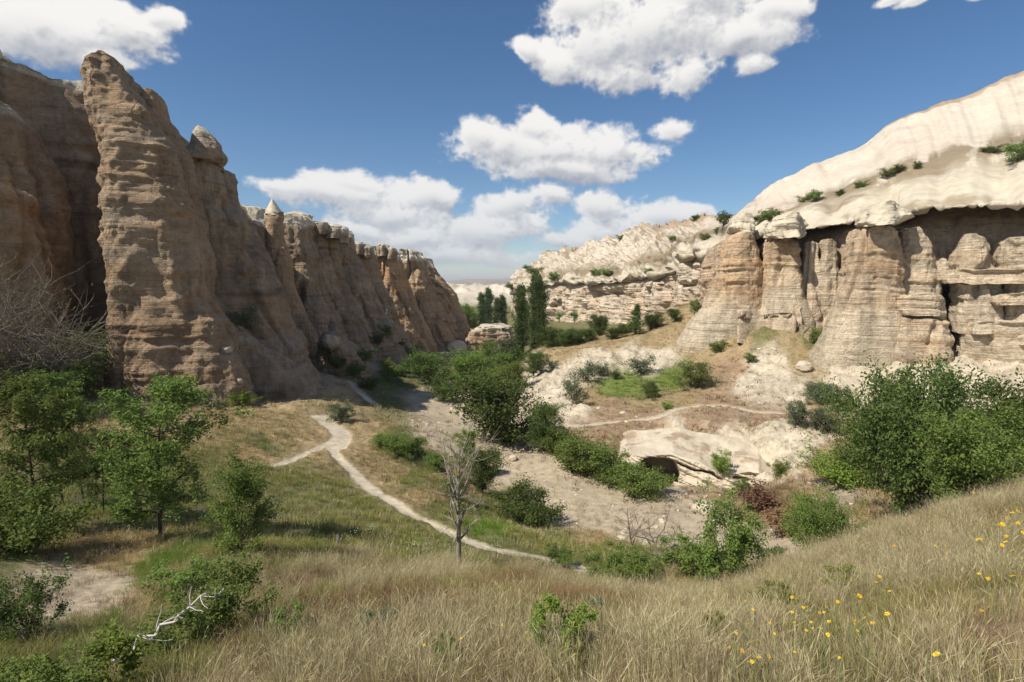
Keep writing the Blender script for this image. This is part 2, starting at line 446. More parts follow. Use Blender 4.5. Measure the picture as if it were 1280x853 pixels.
# evaluate on a coarse lattice first, then upsample (smooth field)
def rbf_eval(U, V):
    out = lin[0] + lin[1] * U + lin[2] * V
    for a, b, w in zip(cu, cv, wts):
        out = out + w * np.sqrt(((U - a) * KU) ** 2 + ((V - b) * KV) ** 2 + C2)
    return out
GZ = rbf_eval(GU.astype(np.float32), GV.astype(np.float32)).astype(np.float64)

# polylines of footpaths and sandy spots (photo direction -> place), drawn on the ground
def gh_smooth(px, py, ymin=3.0):
    """first smooth-ground hit along a sight line"""
    Ys = np.exp(np.linspace(math.log(ymin), math.log(380), 1500))
    d = ray(px, py); pts = d[None] * (Ys / d[1])[:, None]
    u, v = uv_of(pts[:, 0], pts[:, 1])
    z = rbf_eval(u, v)
    below = pts[:, 2] < z
    k = int(np.argmax(below)) if below.any() else len(Ys) - 1
    return np.array([pts[k, 0], pts[k, 1], z[k]])

def seg_dist(X, Y, pts):
    d = np.full(X.shape, 1e9)
    for a, b in zip(pts[:-1], pts[1:]):
        ab = b - a; L = (ab ** 2).sum() + 1e-9
        t = np.clip(((X - a[0]) * ab[0] + (Y - a[1]) * ab[1]) / L, 0, 1)
        d = np.minimum(d, np.hypot(X - a[0] - t * ab[0], Y - a[1] - t * ab[1]))
    return d

def smooth_line(pts, n=8):
    pts = np.array(pts); out = []
    for i in range(len(pts) - 1):
        p0 = pts[max(i - 1, 0)]; p1 = pts[i]; p2 = pts[i + 1]; p3 = pts[min(i + 2, len(pts) - 1)]
        for t in np.linspace(0, 1, n, endpoint=False):
            out.append(0.5 * ((2 * p1) + (-p0 + p2) * t + (2 * p0 - 5 * p1 + 4 * p2 - p3) * t ** 2 + (-p0 + 3 * p1 - 3 * p2 + p3) * t ** 3))
    out.append(pts[-1]); return np.array(out)

PATHS = [  # list of (px,py), half width in metres
 ([(404,522),(414,535),(424,548),(418,566),(440,588),(468,612),(500,634),(535,655),(575,671),(612,685)], 0.34),
 ([(612,685),(650,692),(690,700),(745,714)], 0.5),
 ([(420,548),(400,558),(370,572),(340,582)], 0.3),
 ([(398,520),(412,530),(426,544),(420,560)], 0.75),
 ([(700,533),(760,528),(820,522),(850,511),(890,508),(940,513),(982,516)], 0.5),
 ([(985,508),(1010,525),(1040,548)], 0.3),
 ([(430,470),(450,490),(470,505)], 0.5),
]
path_d = np.full(GX.shape, 9.0); path_lines = []
nzp = fbm(GX * 0.9, GY * 0.9, 3.1, 4)
for pts, hw in PATHS:
    w = np.array([gh_smooth(*p)[:2] for p in pts])
    w = smooth_line(w); path_lines.append((w, hw))
    d = seg_dist(GX, GY, w)
    path_d = np.minimum(path_d, (d + nzp * 0.13) / hw)
path_m = sstep(1.25, 0.8, path_d)
# ground zones: albedo classes at spots of the place
CL = {'pale': (0.23,0.175,0.10), 'green': (0.17,0.165,0.07), 'gold': (0.34,0.255,0.14), 'brown': (0.22,0.15,0.095), 'sand': (0.44,0.365,0.258),
      'rock': (0.56,0.485,0.365), 'lush': (0.15,0.19,0.045), 'dirt': (0.33,0.23,0.145), 'dgreen': (0.12,0.12,0.06), 'shade': (0.33,0.25,0.17)}
Z_PX = [
 ('pale',640,845),('pale',400,830),('pale',300,850),('green',200,840),('dgreen',60,820),('dgreen',120,800),('pale',900,850),('pale',1100,800),('pale',1200,700),('dirt',1265,835),('dirt',1235,810),('pale',1150,850),
 ('brown',560,750),('brown',640,735),('brown',480,765),('brown',720,760),('brown',790,770),('pale',600,800),('pale',500,800),('pale',420,735),('brown',390,760),('pale',560,712),('pale',450,716),('pale',700,718),('pale',860,790),
 ('pale',820,745),('pale',1000,720),('pale',1100,660),('pale',1270,620),('pale',950,760),
 ('sand',100,728),('sand',130,735),('sand',60,712),('sand',100,758),('gold',160,690),('gold',110,690),('lush',205,705),('green',260,700),('dgreen',20,690),('gold',200,735),('green',230,770),('pale',330,760),('brown',300,790),
 ('green',350,640),('green',420,620),('green',480,660),('green',380,680),('green',540,690),('green',350,600),('green',300,640),('green',440,640),('green',600,698),('green',680,690),('green',720,690),('lush',620,660),('green',650,672),
 ('gold',460,560),('gold',490,590),('gold',470,540),('gold',330,525),('gold',350,545),('gold',300,515),('gold',440,498),('gold',390,555),('gold',525,620),('gold',320,565),('gold',20,505),('gold',60,520),('gold',120,540),('dgreen',330,555),('dgreen',200,600),('dgreen',120,600),('dgreen',150,645),('dgreen',260,600),('green',560,640),('green',590,650),('green',520,600),
 ('dgreen',500,545),('dgreen',520,580),('dgreen',470,500),('dgreen',500,480),('dgreen',480,460),('dirt',560,590),
 ('sand',530,545),('sand',560,552),('sand',540,500),('sand',570,520),('sand',560,490),('sand',600,492),('sand',640,480),('sand',700,590),('sand',740,620),('sand',650,560),('sand',620,590),('sand',690,640),('sand',660,655),('sand',780,650),('sand',720,650),('sand',850,650),('sand',900,670),('sand',970,688),('sand',800,620),('sand',980,700),('sand',840,660),('sand',615,550),('sand',610,520),
 ('green',760,690),('green',800,705),('gold',840,715),('gold',870,715),('green',700,672),('gold',740,672),('green',640,640),
 ('gold',740,500),('dirt',760,510),('dirt',800,525),('lush',790,480),('lush',840,472),('lush',770,485),('rock',740,455),('rock',700,480),('rock',800,447),('rock',690,500),('rock',720,515),('rock',825,455),('rock',670,470),('dirt',730,540),('dirt',780,540),('gold',850,500),('dirt',900,500),('dirt',950,525),('dirt',900,525),('rock',850,550),('rock',900,550),('rock',940,570),('rock',960,540),('rock',1000,560),('dirt',870,530),
 ('gold',700,440),('gold',760,425),('gold',820,425),('gold',860,415),('gold',880,440),('gold',920,420),('green',960,400),('gold',900,395),('gold',940,385),('gold',980,400),('green',990,390),('green',1010,420),('dirt',920,460),('rock',950,460),('rock',980,470),('rock',940,480),('dirt',880,470),('rock',1000,500),('gold',1000,440),('dirt',1000,520),('gold',1020,500),('rock',1060,480),('gold',860,390),
 ('dirt',930,620),('brown',960,630),('rock',910,600),('dirt',1000,640),('sand',1060,610),('gold',1100,600),('dirt',1080,640),('dirt',1040,580),('sand',1030,660),('dirt',1150,640),('rock',1200,500),('rock',1270,490),
 ('green',600,440),('green',560,440),('green',640,440),('green',680,430),('green',600,400),('green',720,415),('green',650,410),('dgreen',580,460),('dgreen',620,460),('gold',600,420),
 ('shade',460,455),('shade',400,470),('shade',300,495),('shade',200,495),('shade',520,445),('shade',100,495),('shade',560,440)]
zu, zv, zc, zk = [], [], [], []
for k, px, py in Z_PX:
    p = gh_smooth(px, py); a, b = uv_of(p[0], p[1]); zu.append(a); zv.append(b); zc.append(CL[k]); zk.append(k)
zu = np.array(zu); zv = np.array(zv); zc = np.array(zc); zk = np.array(zk)
def zone_fields(U, V, X, Y):
    """soft nearest-spot weights per class"""
    wu = U + 0.022 * fbm(U * 22, V * 16, 1.7, 3); wv = V + 0.035 * fbm(U * 22 + 9, V * 16, 5.2, 3)
    acc = {k: 0.0 for k in CL}; tot = 0.0
    for a, b, k in zip(zu, zv, zk):
        d2 = ((wu - a) * 1.5) ** 2 + ((wv - b) * 0.62) ** 2 + 1.5e-4
        w = (1.0 / d2 ** 2.4).astype(np.float32)
        acc[k] = acc[k] + w; tot = tot + w
    return {k: v / tot for k, v in acc.items()}
GUf, GVf = GU.astype(np.float32), GV.astype(np.float32)
ZF = zone_fields(GUf, GVf, GX, GY)
gcol = sum(ZF[k][..., None] * np.array(CL[k]) for k in CL)
mot = fbm(GX * 0.55, GY * 0.55, 0.3, 5, 0.6)
soft = 1 - sstep(0.3, 0.7, ZF['sand'] + ZF['rock'])
gcol = gcol * (1 + 0.30 * mot[..., None] * (0.4 + 0.6 * soft[..., None]))
# dry tufts speckle the bare banks
spk = sstep(0.12, 0.42, fbm(GX * 1.3, GY * 1.3, 8.8, 4, 0.6)) * sstep(0.25, 0.6, ZF['rock'] + 0.75 * ZF['dirt'])
gcol = lerp(gcol, np.array([0.25, 0.19, 0.11]), 0.55 * spk[..., None])
gcol = lerp(gcol, np.array([0.55, 0.475, 0.36]) * (1 + 0.12 * mot[..., None]), path_m[..., None] * 0.95)
# relief
near = sstep(60, 8, GY)
rel = fbm(GX * 0.16, GY * 0.16, 0.0, 4) * 0.55 * sstep(4, 30, GY) + fbm(GX * 0.9, GY * 0.9, 4.0, 4) * lerp(0.30, 0.10, near)
rockm = np.clip(ZF['rock'] * 1.2, 0, 1)
rel = rel + rockm * (fbm(GX * 0.33, GY * 0.33, GZ * 0.6, 4, ridged=True) * 1.1 - 0.3)
flat = np.clip(ZF['sand'] * 1.3, 0, 1)
rel = rel * (1 - 0.65 * flat)
GZ = GZ + rel * (1 - 0.8 * path_m) - 0.10 * path_m
Gp = np.stack([GX, GY, GZ], -1)
remember(Gp)
gq = grid_quads(NR, NC)
pmf = (path_m.ravel() > 0.5)[gq].mean(1) > 0.5
sandf = ((ZF['sand'].ravel() > 0.5) & (GY.ravel() > 20))[gq].mean(1) > 0.5
sel_path = pmf; sel_bed = sandf & ~pmf; sel_g = ~(sel_path | sel_bed)
def submesh(name, verts, quads, col, mat):
    ids, inv = np.unique(quads, return_inverse=True)
    return mesh_np(name, verts.reshape(-1, 3)[ids], inv.reshape(-1, 4), None, mat, col.reshape(-1, 3)[ids])
tag(link('ground', submesh('ground', Gp, gq[sel_g], gcol, M_ground)), kind='structure')
tag(link('footpath', submesh('footpath', Gp, gq[sel_path], gcol, M_bed)), kind='structure')
tag(link('stream_bed', submesh('stream_bed', Gp, gq[sel_bed], gcol, M_bed)), kind='structure')

def ground_z(x, y):
    u, v = uv_of(np.asarray(x, float), np.asarray(y, float))
    fu = np.clip((u - uu[0]) / (uu[1] - uu[0]), 0, NC - 1.001); fv = np.clip((v - vv[0]) / (vv[1] - vv[0]), 0, NR - 1.001)
    i = fv.astype(int); j = fu.astype(int); a = fv - i; b = fu - j
    return GZ[i, j] * (1 - a) * (1 - b) + GZ[i, j + 1] * (1 - a) * b + GZ[i + 1, j] * a * (1 - b) + GZ[i + 1, j + 1] * a * b
def grid_sample(Fd, x, y):
    u, v = uv_of(np.asarray(x, float), np.asarray(y, float))
    j = np.clip(np.round((u - uu[0]) / (uu[1] - uu[0])), 0, NC - 1).astype(int); i = np.clip(np.round((v - vv[0]) / (vv[1] - vv[0])), 0, NR - 1).astype(int)
    return Fd[i, j]

# far land to the horizon
n1, n2 = 240, 420
r = np.exp(np.linspace(math.log(330), math.log(30000), n1))[:, None]
a = (np.sign(np.linspace(-1, 1, n2)) * 1.25 * np.abs(np.linspace(-1, 1, n2)) ** 1.6)[None, :]
FX = r * np.sin(a); FY = r * np.cos(a) ; 
FZ = -19.5 - 4 * sstep(330, 900, r) + 0 * FX
bad = sstep(440, 640, r) * sstep(2400, 1000, r)
badn = np.clip(fbm(FX * 0.011, FY * 0.011, 2.0, 5, 0.55, ridged=True), 0, 1)
FZ = FZ + badn * 26 * bad
hill = 125 * np.exp(-((r - 6200) / 1500.0) ** 2) * (0.62 + 0.5 * fbm(a * 7 + 0 * r, r * 0.0004, 1.0, 4))
FZ = FZ + hill + 70 * np.exp(-((r - 3600) / 900.0) ** 2) * (0.25 + 0.7 * fbm(a * 9 + 3 + 0 * r, r * 0.0006, 4.0, 4))
FZ = FZ - 60 * sstep(7000, 12000, r)
fw = sstep(0.12, 0.35, badn + 0.25 * fbm(FX * 0.03, FY * 0.03, 7.0, 4, 0.6)) * sstep(440, 560, r) * sstep(2600, 1500, r)
fcol = lerp(np.array([0.17, 0.17, 0.09]) * np.ones(FX.shape + (1,)), np.array([0.60, 0.53, 0.42]), fw[..., None])
fcol = lerp(fcol, np.array([0.30, 0.25, 0.17]), sstep(1500, 3000, r + 0 * a)[..., None])
tag(link('plain', mesh_np('plain', np.stack([FX + 0 * FZ, FY + 0 * FZ, FZ], -1), grid_quads(n1, n2)[:, ::-1], None, M_far, fcol.reshape(-1, 3))), kind='structure')

# ------------------------------------------------------------------ cliffs
def row_at(st, us):
    st = np.array(st, float)
    py = np.interp(us, st[:, 0], st[:, 1]); Y = 1 / np.interp(us, st[:, 0], 1 / st[:, 2])
    return unp(us, py, Y)

def loft(rows, us, ns):
    R = [row_at(r, us) for r in rows]
    out, zone = [], []
    for k in range(len(R) - 1):
        for t in np.linspace(0, 1, ns[k], endpoint=False):
            out.append(R[k] * (1 - t) + R[k + 1] * t); zone.append(k + t)
    out.append(R[-1]); zone.append(len(R) - 1.0)
    return np.array(out), np.array(zone)

def strata(P, seed=0.0, f=0.9):
    """bedding: uneven hard and soft layers, as outward relief"""
    w = P[..., 2] + 0.9 * fbm(P[..., 0] * 0.06, P[..., 1] * 0.06, seed, 3)
    n = fbm(P[..., 0] * 0.06 + seed, P[..., 1] * 0.06, w * f, 4, 0.6)
    return np.clip(n * 2.2, -1, 1)

def rock_relief(P, big=0.8, mid=0.4, bed=0.45, cleft=2.0, seed=0.0):
    x, y, z = P[..., 0], P[..., 1], P[..., 2]
    d = big * 1.5 * fbm(x * 0.15 + seed, y * 0.15, z * 0.07, 3) + mid * fbm(x * 0.55, y * 0.55 + seed, z * 0.4, 5, 0.6)
    pres = sstep(-0.15, 0.35, fbm(x * 0.11, y * 0.11, z * 0.2 + seed, 3))            # ledges come and go
    d = d + bed * strata(P, seed) * (0.12 + 0.55 * pres)
    run = fbm(x * 0.33 + seed, y * 0.33, z * 0.045, 4, 0.55)                         # rills and clefts down the face
    d = d + mid * 0.9 * run - mid * cleft * sstep(0.10, 0.0, np.abs(fbm(x * 0.12 + 4, y * 0.12, z * 0.03 + seed, 3)))
    blk = fbm(x * 0.9, y * 0.9, z * 0.9 + seed, 2)
    return d + 0.22 * np.round(blk * 5) / 5

# right side: base, face top, recess, lip, shoulder, bench, crest, back
def off(st, dpy=0, dY=0): return [(a, b + dpy, c + dY) for a, b, c in st]
FY_ = [(640,340),(700,270),(760,215),(820,172),(870,128),(900,106),(925,88),(980,83),(1040,79),(1090,73),(1150,69),(1220,65),(1290,61),(1420,56)]
def Yf(px): return float(1 / np.interp(px, [a for a, _ in FY_], [1 / b for _, b in FY_]))
base_py = [(640,400),(700,405),(760,410),(820,406),(870,396),(925,412),(980,408),(1010,432),(1040,448),(1090,478),(1150,486),(1220,492),(1290,500),(1420,510)]
top_py = [(640,372),(655,366),(700,362),(760,360),(790,358),(812,352),(850,342),(862,326),(898,325),(912,318),(926,296),(945,310),(960,298),(1000,306),(1040,298),(1067,285),(1117,284),(1155,288),(1192,303),(1205,290),(1246,297),(1290,296),(1420,300)]
lip_py = [(640,368),(655,362),(700,355),(760,354),(790,352),(812,346),(850,336),(860,321),(898,318),(910,312),(928,290),(945,300),(956,292),(1008,287),(1040,282),(1067,277),(1124,278),(1145,266),(1161,259),(1199,258),(1290,257),(1420,254)]
bench_py = [(640,352),(655,348),(700,343),(760,340),(800,332),(850,312),(880,296),(911,284),(952,270),(986,264),(1036,246),(1099,222),(1146,208),(1186,199),(1240,184),(1290,178),(1420,160)]
crest_py = [(640,352),(650,341),(668,330),(684,313),(720,311),(743,301),(770,294),(809,285),(855,274),(880,268),(905,271),(917,268),(945,247),(974,225),(1021,203),(1067,185),(1117,155),(1161,135),(1217,113),(1280,85),(1420,20)]
def st(pys, dY, mul=1.0): return [(p, q, Yf(p) * mul + dY) for p, q in pys]
def stv(pys, f): return [(p, q, f(p)) for p, q in pys]
us = np.linspace(640, 1420, 900)
rows = [st([(p, q + 40) for p, q in base_py], -3), st(base_py, -1), stv(top_py, lambda p: Yf(p) + float(np.interp(p, [640, 900, 1000, 1130, 1180], [2.5, 2.5, 2.5, 2.8, 4.0]))),
        stv([(p, q - 1) for p, q in lip_py], lambda p: Yf(p) + (6.5 if p > 870 else 5)), stv(lip_py, lambda p: Yf(p) + float(np.interp(p, [640, 900, 1060, 1075, 1115, 1140, 1290], [-.8, -.8, -.6, .6, .6, -.8, -1.2]))),
        stv([(p, q - (7 if p < 900 else 11)) for p, q in lip_py], lambda p: Yf(p) + 0.7),
        stv(bench_py, lambda p: Yf(p) + float(np.interp(p, [640, 800, 900, 1000, 1150, 1290], [18, 18, 14, 9, 14, 19]))),
        stv(crest_py, lambda p: Yf(p) + float(np.interp(p, [640, 800, 900, 940, 1000, 1100, 1290], [55, 70, 60, 30, 32, 42, 60]))),
        stv([(p, q + 6) for p, q in crest_py], lambda p: Yf(p) + float(np.interp(p, [640, 800, 900, 1000, 1290], [150, 170, 140, 120, 150])))]
NSr = [8, 150, 8, 12, 10, 44, 96, 8]
P, zone = loft(rows, us, NSr)
Z2, U2 = np.meshgrid(zone, us, indexing='ij')
N = grid_normals(P)
face = sstep(2.05, 1.9, Z2)
tF = np.clip(Z2 - 1, 0, 1)                               # 0 at the foot of the face, 1 at its top
ppx, ppy = proj(P)
wxp = ppx + 11 * fbm(P[..., 0] * 0.25, P[..., 1] * 0.25, P[..., 2] * 0.25, 4); wyp = ppy + 8 * fbm(P[..., 0] * 0.3 + 5, P[..., 1] * 0.3, P[..., 2] * 0.3, 4)
out = np.zeros(P.shape[:2])
if N[40, 450, 1] > 0: N = -N
# buttresses standing proud of the face
def buttress(c, w0, w1, y0, y1, amt, sharp=0.35):
    t = np.clip((wyp - y0) / (y1 - y0), 0, 1)
    w = lerp(w0, w1, t)
    m = sstep(1.0, 1.0 - sharp, np.abs(wxp - c) / w) * sstep(y0 - 3, y0 + 5, wyp)
    return amt * m
out += face * buttress(925, 19, 42, 292, 392, 4.2) + face * buttress(979, 21, 31, 298, 356, 3.4)
out += face * buttress(1010, 8, 10, 300, 340, 1.2) + face * buttress(1030, 9, 11, 302, 345, 1.0) + face * buttress(1215, 9, 16, 290, 345, 1.0) + face * buttress(1262, 15, 20, 292, 360, 1.0)
out += face * buttress(860, 5, 7, 326, 350, 2.0) + face * buttress(872, 5, 7, 326, 352, 2.0) + face * buttress(886, 5, 7, 326, 356, 2.0) + face * buttress(817, 4, 5, 352, 378, 2) + face * buttress(827, 4, 5, 350, 378, 2)
# talus spreads at the foot of the near face
out += sstep(1.45, 1.0, Z2) * sstep(900, 1000, U2) * 2.2
# hollows: (x0,x1,y0,y1,depth)
def hollow(x0, x1, y0, y1, dep, sx=3.0, sy=2.5):
    return -dep * sstep(x0 - sx, x0 + sx, wxp) * sstep(x1 + sx, x1 - sx, wxp) * sstep(y0 - sy, y0 + sy, wyp) * sstep(y1 + sy, y1 - sy, wyp)
hol = hollow(1105, 1320, 352, 470, 6.0, 6, 5) + hollow(1226, 1243, 324, 347, 2.8) + hollow(944, 956, 300, 372, 2.2, 2.5, 3) \
    + hollow(948, 957, 368, 376, 1.5) + hollow(688, 704, 378, 396, 4, 2, 2) + hollow(724, 734, 382, 394, 4, 2, 2) + hollow(864, 880, 353, 359, 3, 3, 1.5) + hollow(742, 776, 362, 370, 4, 3, 2)
out += hol * face
# rounded shoulders and gullies above the lip
cap = sstep(3.7, 4.3, Z2) * sstep(6.2, 5.6, Z2)
gul = fbm(U2 * 0.024, Z2 * 0.35, 3.3, 2, 0.4)
upper = sstep(5.8, 6.3, Z2) * sstep(7.5, 6.9, Z2)
farm = sstep(905, 860, U2)
out += 0.5 * np.exp(-((Z2 - 5.95) / 0.12) ** 2)
out += cap * gul * lerp(1.5, 3.0, farm) + cap * 0.5 * fbm(P[..., 0] * .3, P[..., 1] * .3, P[..., 2] * .3, 3)
out += upper * (lerp(0.9, 0.4, farm) * fbm(U2 * 0.02 + Z2 * 0.5, Z2 * 0.25, 9.3, 4, 0.45) * 2.2 + 0.05 * strata(P, 4.0, 0.35))
rd = fbm(P[..., 0] * 0.03, P[..., 1] * 0.03, P[..., 2] * 0.05, 5, 0.55, ridged=True)
out += (upper + cap) * farm * (rd * 1.5 - 0.5 + strata(P, 2.0, 0.16) * 3.0 + 1.2 * fbm(U2 * 0.12, P[..., 2] * 0.05, 2.0, 3))
lipm = np.exp(-((Z2 - 4.0) / 0.35) ** 2)
out += lipm * (1.6 * fbm(U2 * 0.03, 0.0, 2.2, 3) + 0.5 * fbm(U2 * 0.06, 0.0, 5.2, 2) + lerp(0, 3.5, farm) * fbm(U2 * 0.07, 0.0, 6.2, 2))
relf = rock_relief(P, 0.9, 0.45, 0.55, seed=1.3)
fl = fbm(U2 * 0.055, tF * 0.8, 0.7, 4, 0.55)                      # vertical flutes
out += face * (relf * lerp(0.9, 2.2, farm) + fl * lerp(1.1, 3.0, farm)) * 1.0
gl = fbm(U2 * 0.03, 1.2, 2.0, 3) 
out += sstep(7.05, 6.9, Z2) * sstep(6.4, 6.9, Z2) * 0.8 * fbm(P[..., 0] * .25, P[..., 1] * .25, P[..., 2] * .25, 4)
P = P + N * out[..., None]
Nn = grid_normals(P)
# rock colours
och = np.array([0.54, 0.375, 0.24]); crm = np.array([0.60, 0.505, 0.39]); wht = np.array([0.565, 0.505, 0.41]); pnk = np.array([0.545, 0.465, 0.38])
sb = strata(P, 1.3, 0.9)
nbig = fbm(P[..., 0] * 0.07, P[..., 1] * 0.07, P[..., 2] * 0.12, 4)
ochm = np.clip(0.15 + 0.40 * sb + 0.7 * nbig + 0.55 * sstep(4, 40, 60 - np.abs(U2 - 930)) * (U2 < 1005) * sstep(0.15, 0.45, tF) + 0.5 * sstep(36, 20, np.abs(U2 - 1092)) * sstep(0.35, 0.6, tF), 0, 1)
cF = lerp(crm, och, ochm[..., None])
cU = lerp(wht, pnk, np.clip(0.5 + 1.2 * fbm(U2 * 0.012, Z2 * 0.7, 4.4, 3), 0, 1)[..., None])
cap_c = lerp(wht, np.array([0.53, 0.475, 0.36]), np.clip(0.5 + nbig, 0, 1)[..., None])
soil = np.array([0.22, 0.172, 0.108])
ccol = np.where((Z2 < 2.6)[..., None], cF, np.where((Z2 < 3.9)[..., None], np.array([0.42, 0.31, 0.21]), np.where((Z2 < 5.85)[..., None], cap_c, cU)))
vegp = sstep(0.10, 0.34, fbm(P[..., 0] * 0.10, P[..., 1] * 0.10, P[..., 2] * 0.16, 5, 0.6))
bench_m = np.exp(-((Z2 - 6.0) / np.where(Z2 < 6, 0.40, 0.17 + 0.10 * fbm(U2 * 0.04, Z2 * 3, 5.0, 3))) ** 2) * sstep(-0.22, 0.12, fbm(U2 * 0.03, Z2 * 2.5, 8.0, 5, 0.6) + 0.10) * 1.15
ccol = lerp(ccol, soil, np.clip(bench_m, 0, 1)[..., None] * 0.9)
ccol = lerp(ccol, soil * 1.12, (vegp * np.clip(cap * 0.8 + farm * cap * 0.9 + farm * upper * 0.7, 0, 1) * 0.9)[..., None])
flatw = sstep(0.55, 0.8, np.abs(Nn[..., 2])) * farm * (Z2 > 2.6)
ccol = lerp(ccol, soil * 1.1, (flatw * 0.75)[..., None])
rim = sstep(6.90, 6.96, Z2 + 0.03 * fbm(U2 * 0.06, Z2 * 20, 1, 3)) * (sstep(1090, 1125, U2) + sstep(935, 880, U2) * sstep(780, 830, U2) * 1.0 + sstep(676, 684, U2) * sstep(724, 716, U2))
rim2 = sstep(6.55, 6.75, Z2 + 0.25 * fbm(U2 * 0.03, Z2 * 4, 1, 4)) * sstep(925, 890, U2) * sstep(800, 850, U2)
ccol = lerp(ccol, np.array([0.36, 0.275, 0.19]), np.clip(rim + rim2, 0, 1)[..., None])
tal = sstep(1.5, 1.1, Z2 + 0.5 * nbig) * sstep(900, 980, U2)
ccol = lerp(ccol, np.array([0.55, 0.44, 0.31]), tal[..., None] * 0.8)
gt = tal * sstep(0.05, 0.3, fbm(P[..., 0] * 0.2, P[..., 1] * 0.2, P[..., 2] * 0.2, 4)) * 0.6
ccol = lerp(ccol, np.array([0.27, 0.22, 0.12]), gt[..., None])
remember(P)
gqr = grid_quads(*P.shape[:2])[:, ::-1]
zc_ = Z2.ravel()[gqr].mean(1)
lo = zc_ < 3.0
tag(link('cliff', submesh('cliff', P, gqr[lo], ccol, M_cliff)), kind='structure')
tag(link('slope', submesh('slope', P, gqr[~lo], ccol, M_white)), kind='structure')

# left side: each buttress is a stack of uneven rings: (py, left px, right px) at a forward distance
def ring_rock(levels, Y, depth, seed, turn=0.22, na=170, nz=170, power=3.2, amp=(0.8, 0.4, 0.5), flare=0.35, foot=7.0, back=0.7, soft_py=None):
    if foot: levels = list(levels) + [(levels[-1][0] + foot / Y * F,) + tuple(levels[-1][1:])]
    L = np.array([tuple(v) + (1.0,) * (4 - len(v)) for v in levels], float)
    t = np.linspace(0, 1, nz)
    lev = np.concatenate([[0], np.cumsum(np.abs(np.diff(L[:, 0])) + 0.3 * np.abs(np.diff(L[:, 1])) + 0.3 * np.abs(np.diff(L[:, 2])))]); lev /= lev[-1]
    py = np.interp(t, lev, L[:, 0]); l_ = np.interp(t, lev, L[:, 1]); r_ = np.interp(t, lev, L[:, 2])
    dep = np.interp(t, lev, L[:, 3]) if L.shape[1] > 3 else np.full(nz, 1.0)
    dep = dep * (1 + flare * t ** 2)
    pl = unp(l_, py, np.full(nz, Y)); pr = unp(r_, py, np.full(nz, Y))
    c = (pl + pr) / 2; hw = np.linalg.norm(pr - pl, axis=1) / 2
    mid = c.mean(0); b = math.atan2(mid[0], mid[1])                  # bearing of the rock
    ex = np.array([math.cos(b + turn), -math.sin(b + turn), 0]); ey = np.array([math.sin(b + turn), math.cos(b + turn), 0])
    ang = np.linspace(0, 2 * np.pi, na, endpoint=False)
    ca, sa = np.cos(ang), np.sin(ang)
    sx = np.sign(ca) * np.abs(ca) ** (2 / power); sy = np.sign(sa) * np.abs(sa) ** (2 / power)
    cosb = math.cos(b) if abs(b) < 1.2 else 0.4
    P = c[:, None] + (hw * cosb)[:, None, None] * sx[None, :, None] * ex * 1.0 + (dep * depth)[:, None, None] * sy[None, :, None] * ey
    P = P + np.array([math.sin(b), math.cos(b), 0]) * depth * back
    Nr = (sx[None, :, None] * ex * 1.0 + sy[None, :, None] * ey); Nr = Nr / np.linalg.norm(Nr, axis=-1, keepdims=True)
    d = rock_relief(P, *amp, seed=seed)
    fl = fbm((P[..., 0] + P[..., 1]) * 0.22 + seed, (P[..., 0] - P[..., 1]) * 0.22, P[..., 2] * 0.03, 4, 0.55)
    d = (d + amp[1] * 1.6 * fl) * np.clip(hw / 2.0, 0.12, 1)[:, None]
    if soft_py is not None: d = d * lerp(1.0, 0.35, sstep(soft_py - 15, soft_py + 25, py))[:, None]
    P = P + Nr * d[..., None]
    P[..., 2] += 0.25 * fbm(P[..., 0] * 0.5, P[..., 1] * 0.5, seed, 3)
    quads = grid_quads(nz, na, True)
    top = P[0].mean(0)[None] + np.array([[0, 0, 0.1 + 0.05 * hw[0]]])
    V = np.concatenate([P.reshape(-1, 3), top])
    tris = np.stack([np.arange(na), np.full(na, nz * na), (np.arange(na) + 1) % na], -1)[:, [0, 1, 2]]
    return P, V, quads[:, ::-1], tris[:, ::-1]

brn = np.array([0.315, 0.22, 0.14]); brn2 = np.array([0.42, 0.32, 0.22]); gry = np.array([0.32, 0.275, 0.22])
def rock_col(V, seed, pale_above=None, orange=0.0):
    x, y, z = V[:, 0], V[:, 1], V[:, 2]
    s = strata(V, seed, 0.55); n = fbm(x * 0.1 + seed, y * 0.1, z * 0.12, 4)
    c = lerp(brn, brn2, np.clip(0.45 + 0.6 * s + 0.6 * n, 0, 1)[:, None])
    c = lerp(c, gry, (0.55 * sstep(0.0, 0.4, fbm(x * 0.07, y * 0.07 + seed, z * 0.3, 3)))[:, None])
    if orange: c = lerp(c, np.array([0.55, 0.33, 0.165]), (orange * np.clip(0.5 + n, 0, 1))[:, None])
    dk = sstep(0.30, 0.5, fbm(x * 0.02, y * 0.02, z * 0.55 + seed, 4, 0.6))
    c = lerp(c, c * 0.62, dk[:, None])
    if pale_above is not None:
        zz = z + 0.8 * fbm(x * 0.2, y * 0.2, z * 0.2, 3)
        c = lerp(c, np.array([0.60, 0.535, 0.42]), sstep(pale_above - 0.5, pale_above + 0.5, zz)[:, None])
    return c

def make_rock(name, levels, Y, depth, seed, pale_py=None, orange=0.0, mat=None, parent=None, **kw):
    P, V, q, t = ring_rock(levels, Y, depth, seed, **kw)
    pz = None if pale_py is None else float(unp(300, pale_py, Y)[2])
    o = link(name, mesh_np(name, V, q, t, mat or M_cliff, rock_col(V, seed, pz, orange)), parent)
    remember(P)
    return o

def root(name, loc, **kw):
    o = bpy.data.objects.new(name, None); COL.objects.link(o); o.location = loc
    o.empty_display_size = 0.3
    return tag(o, **kw)

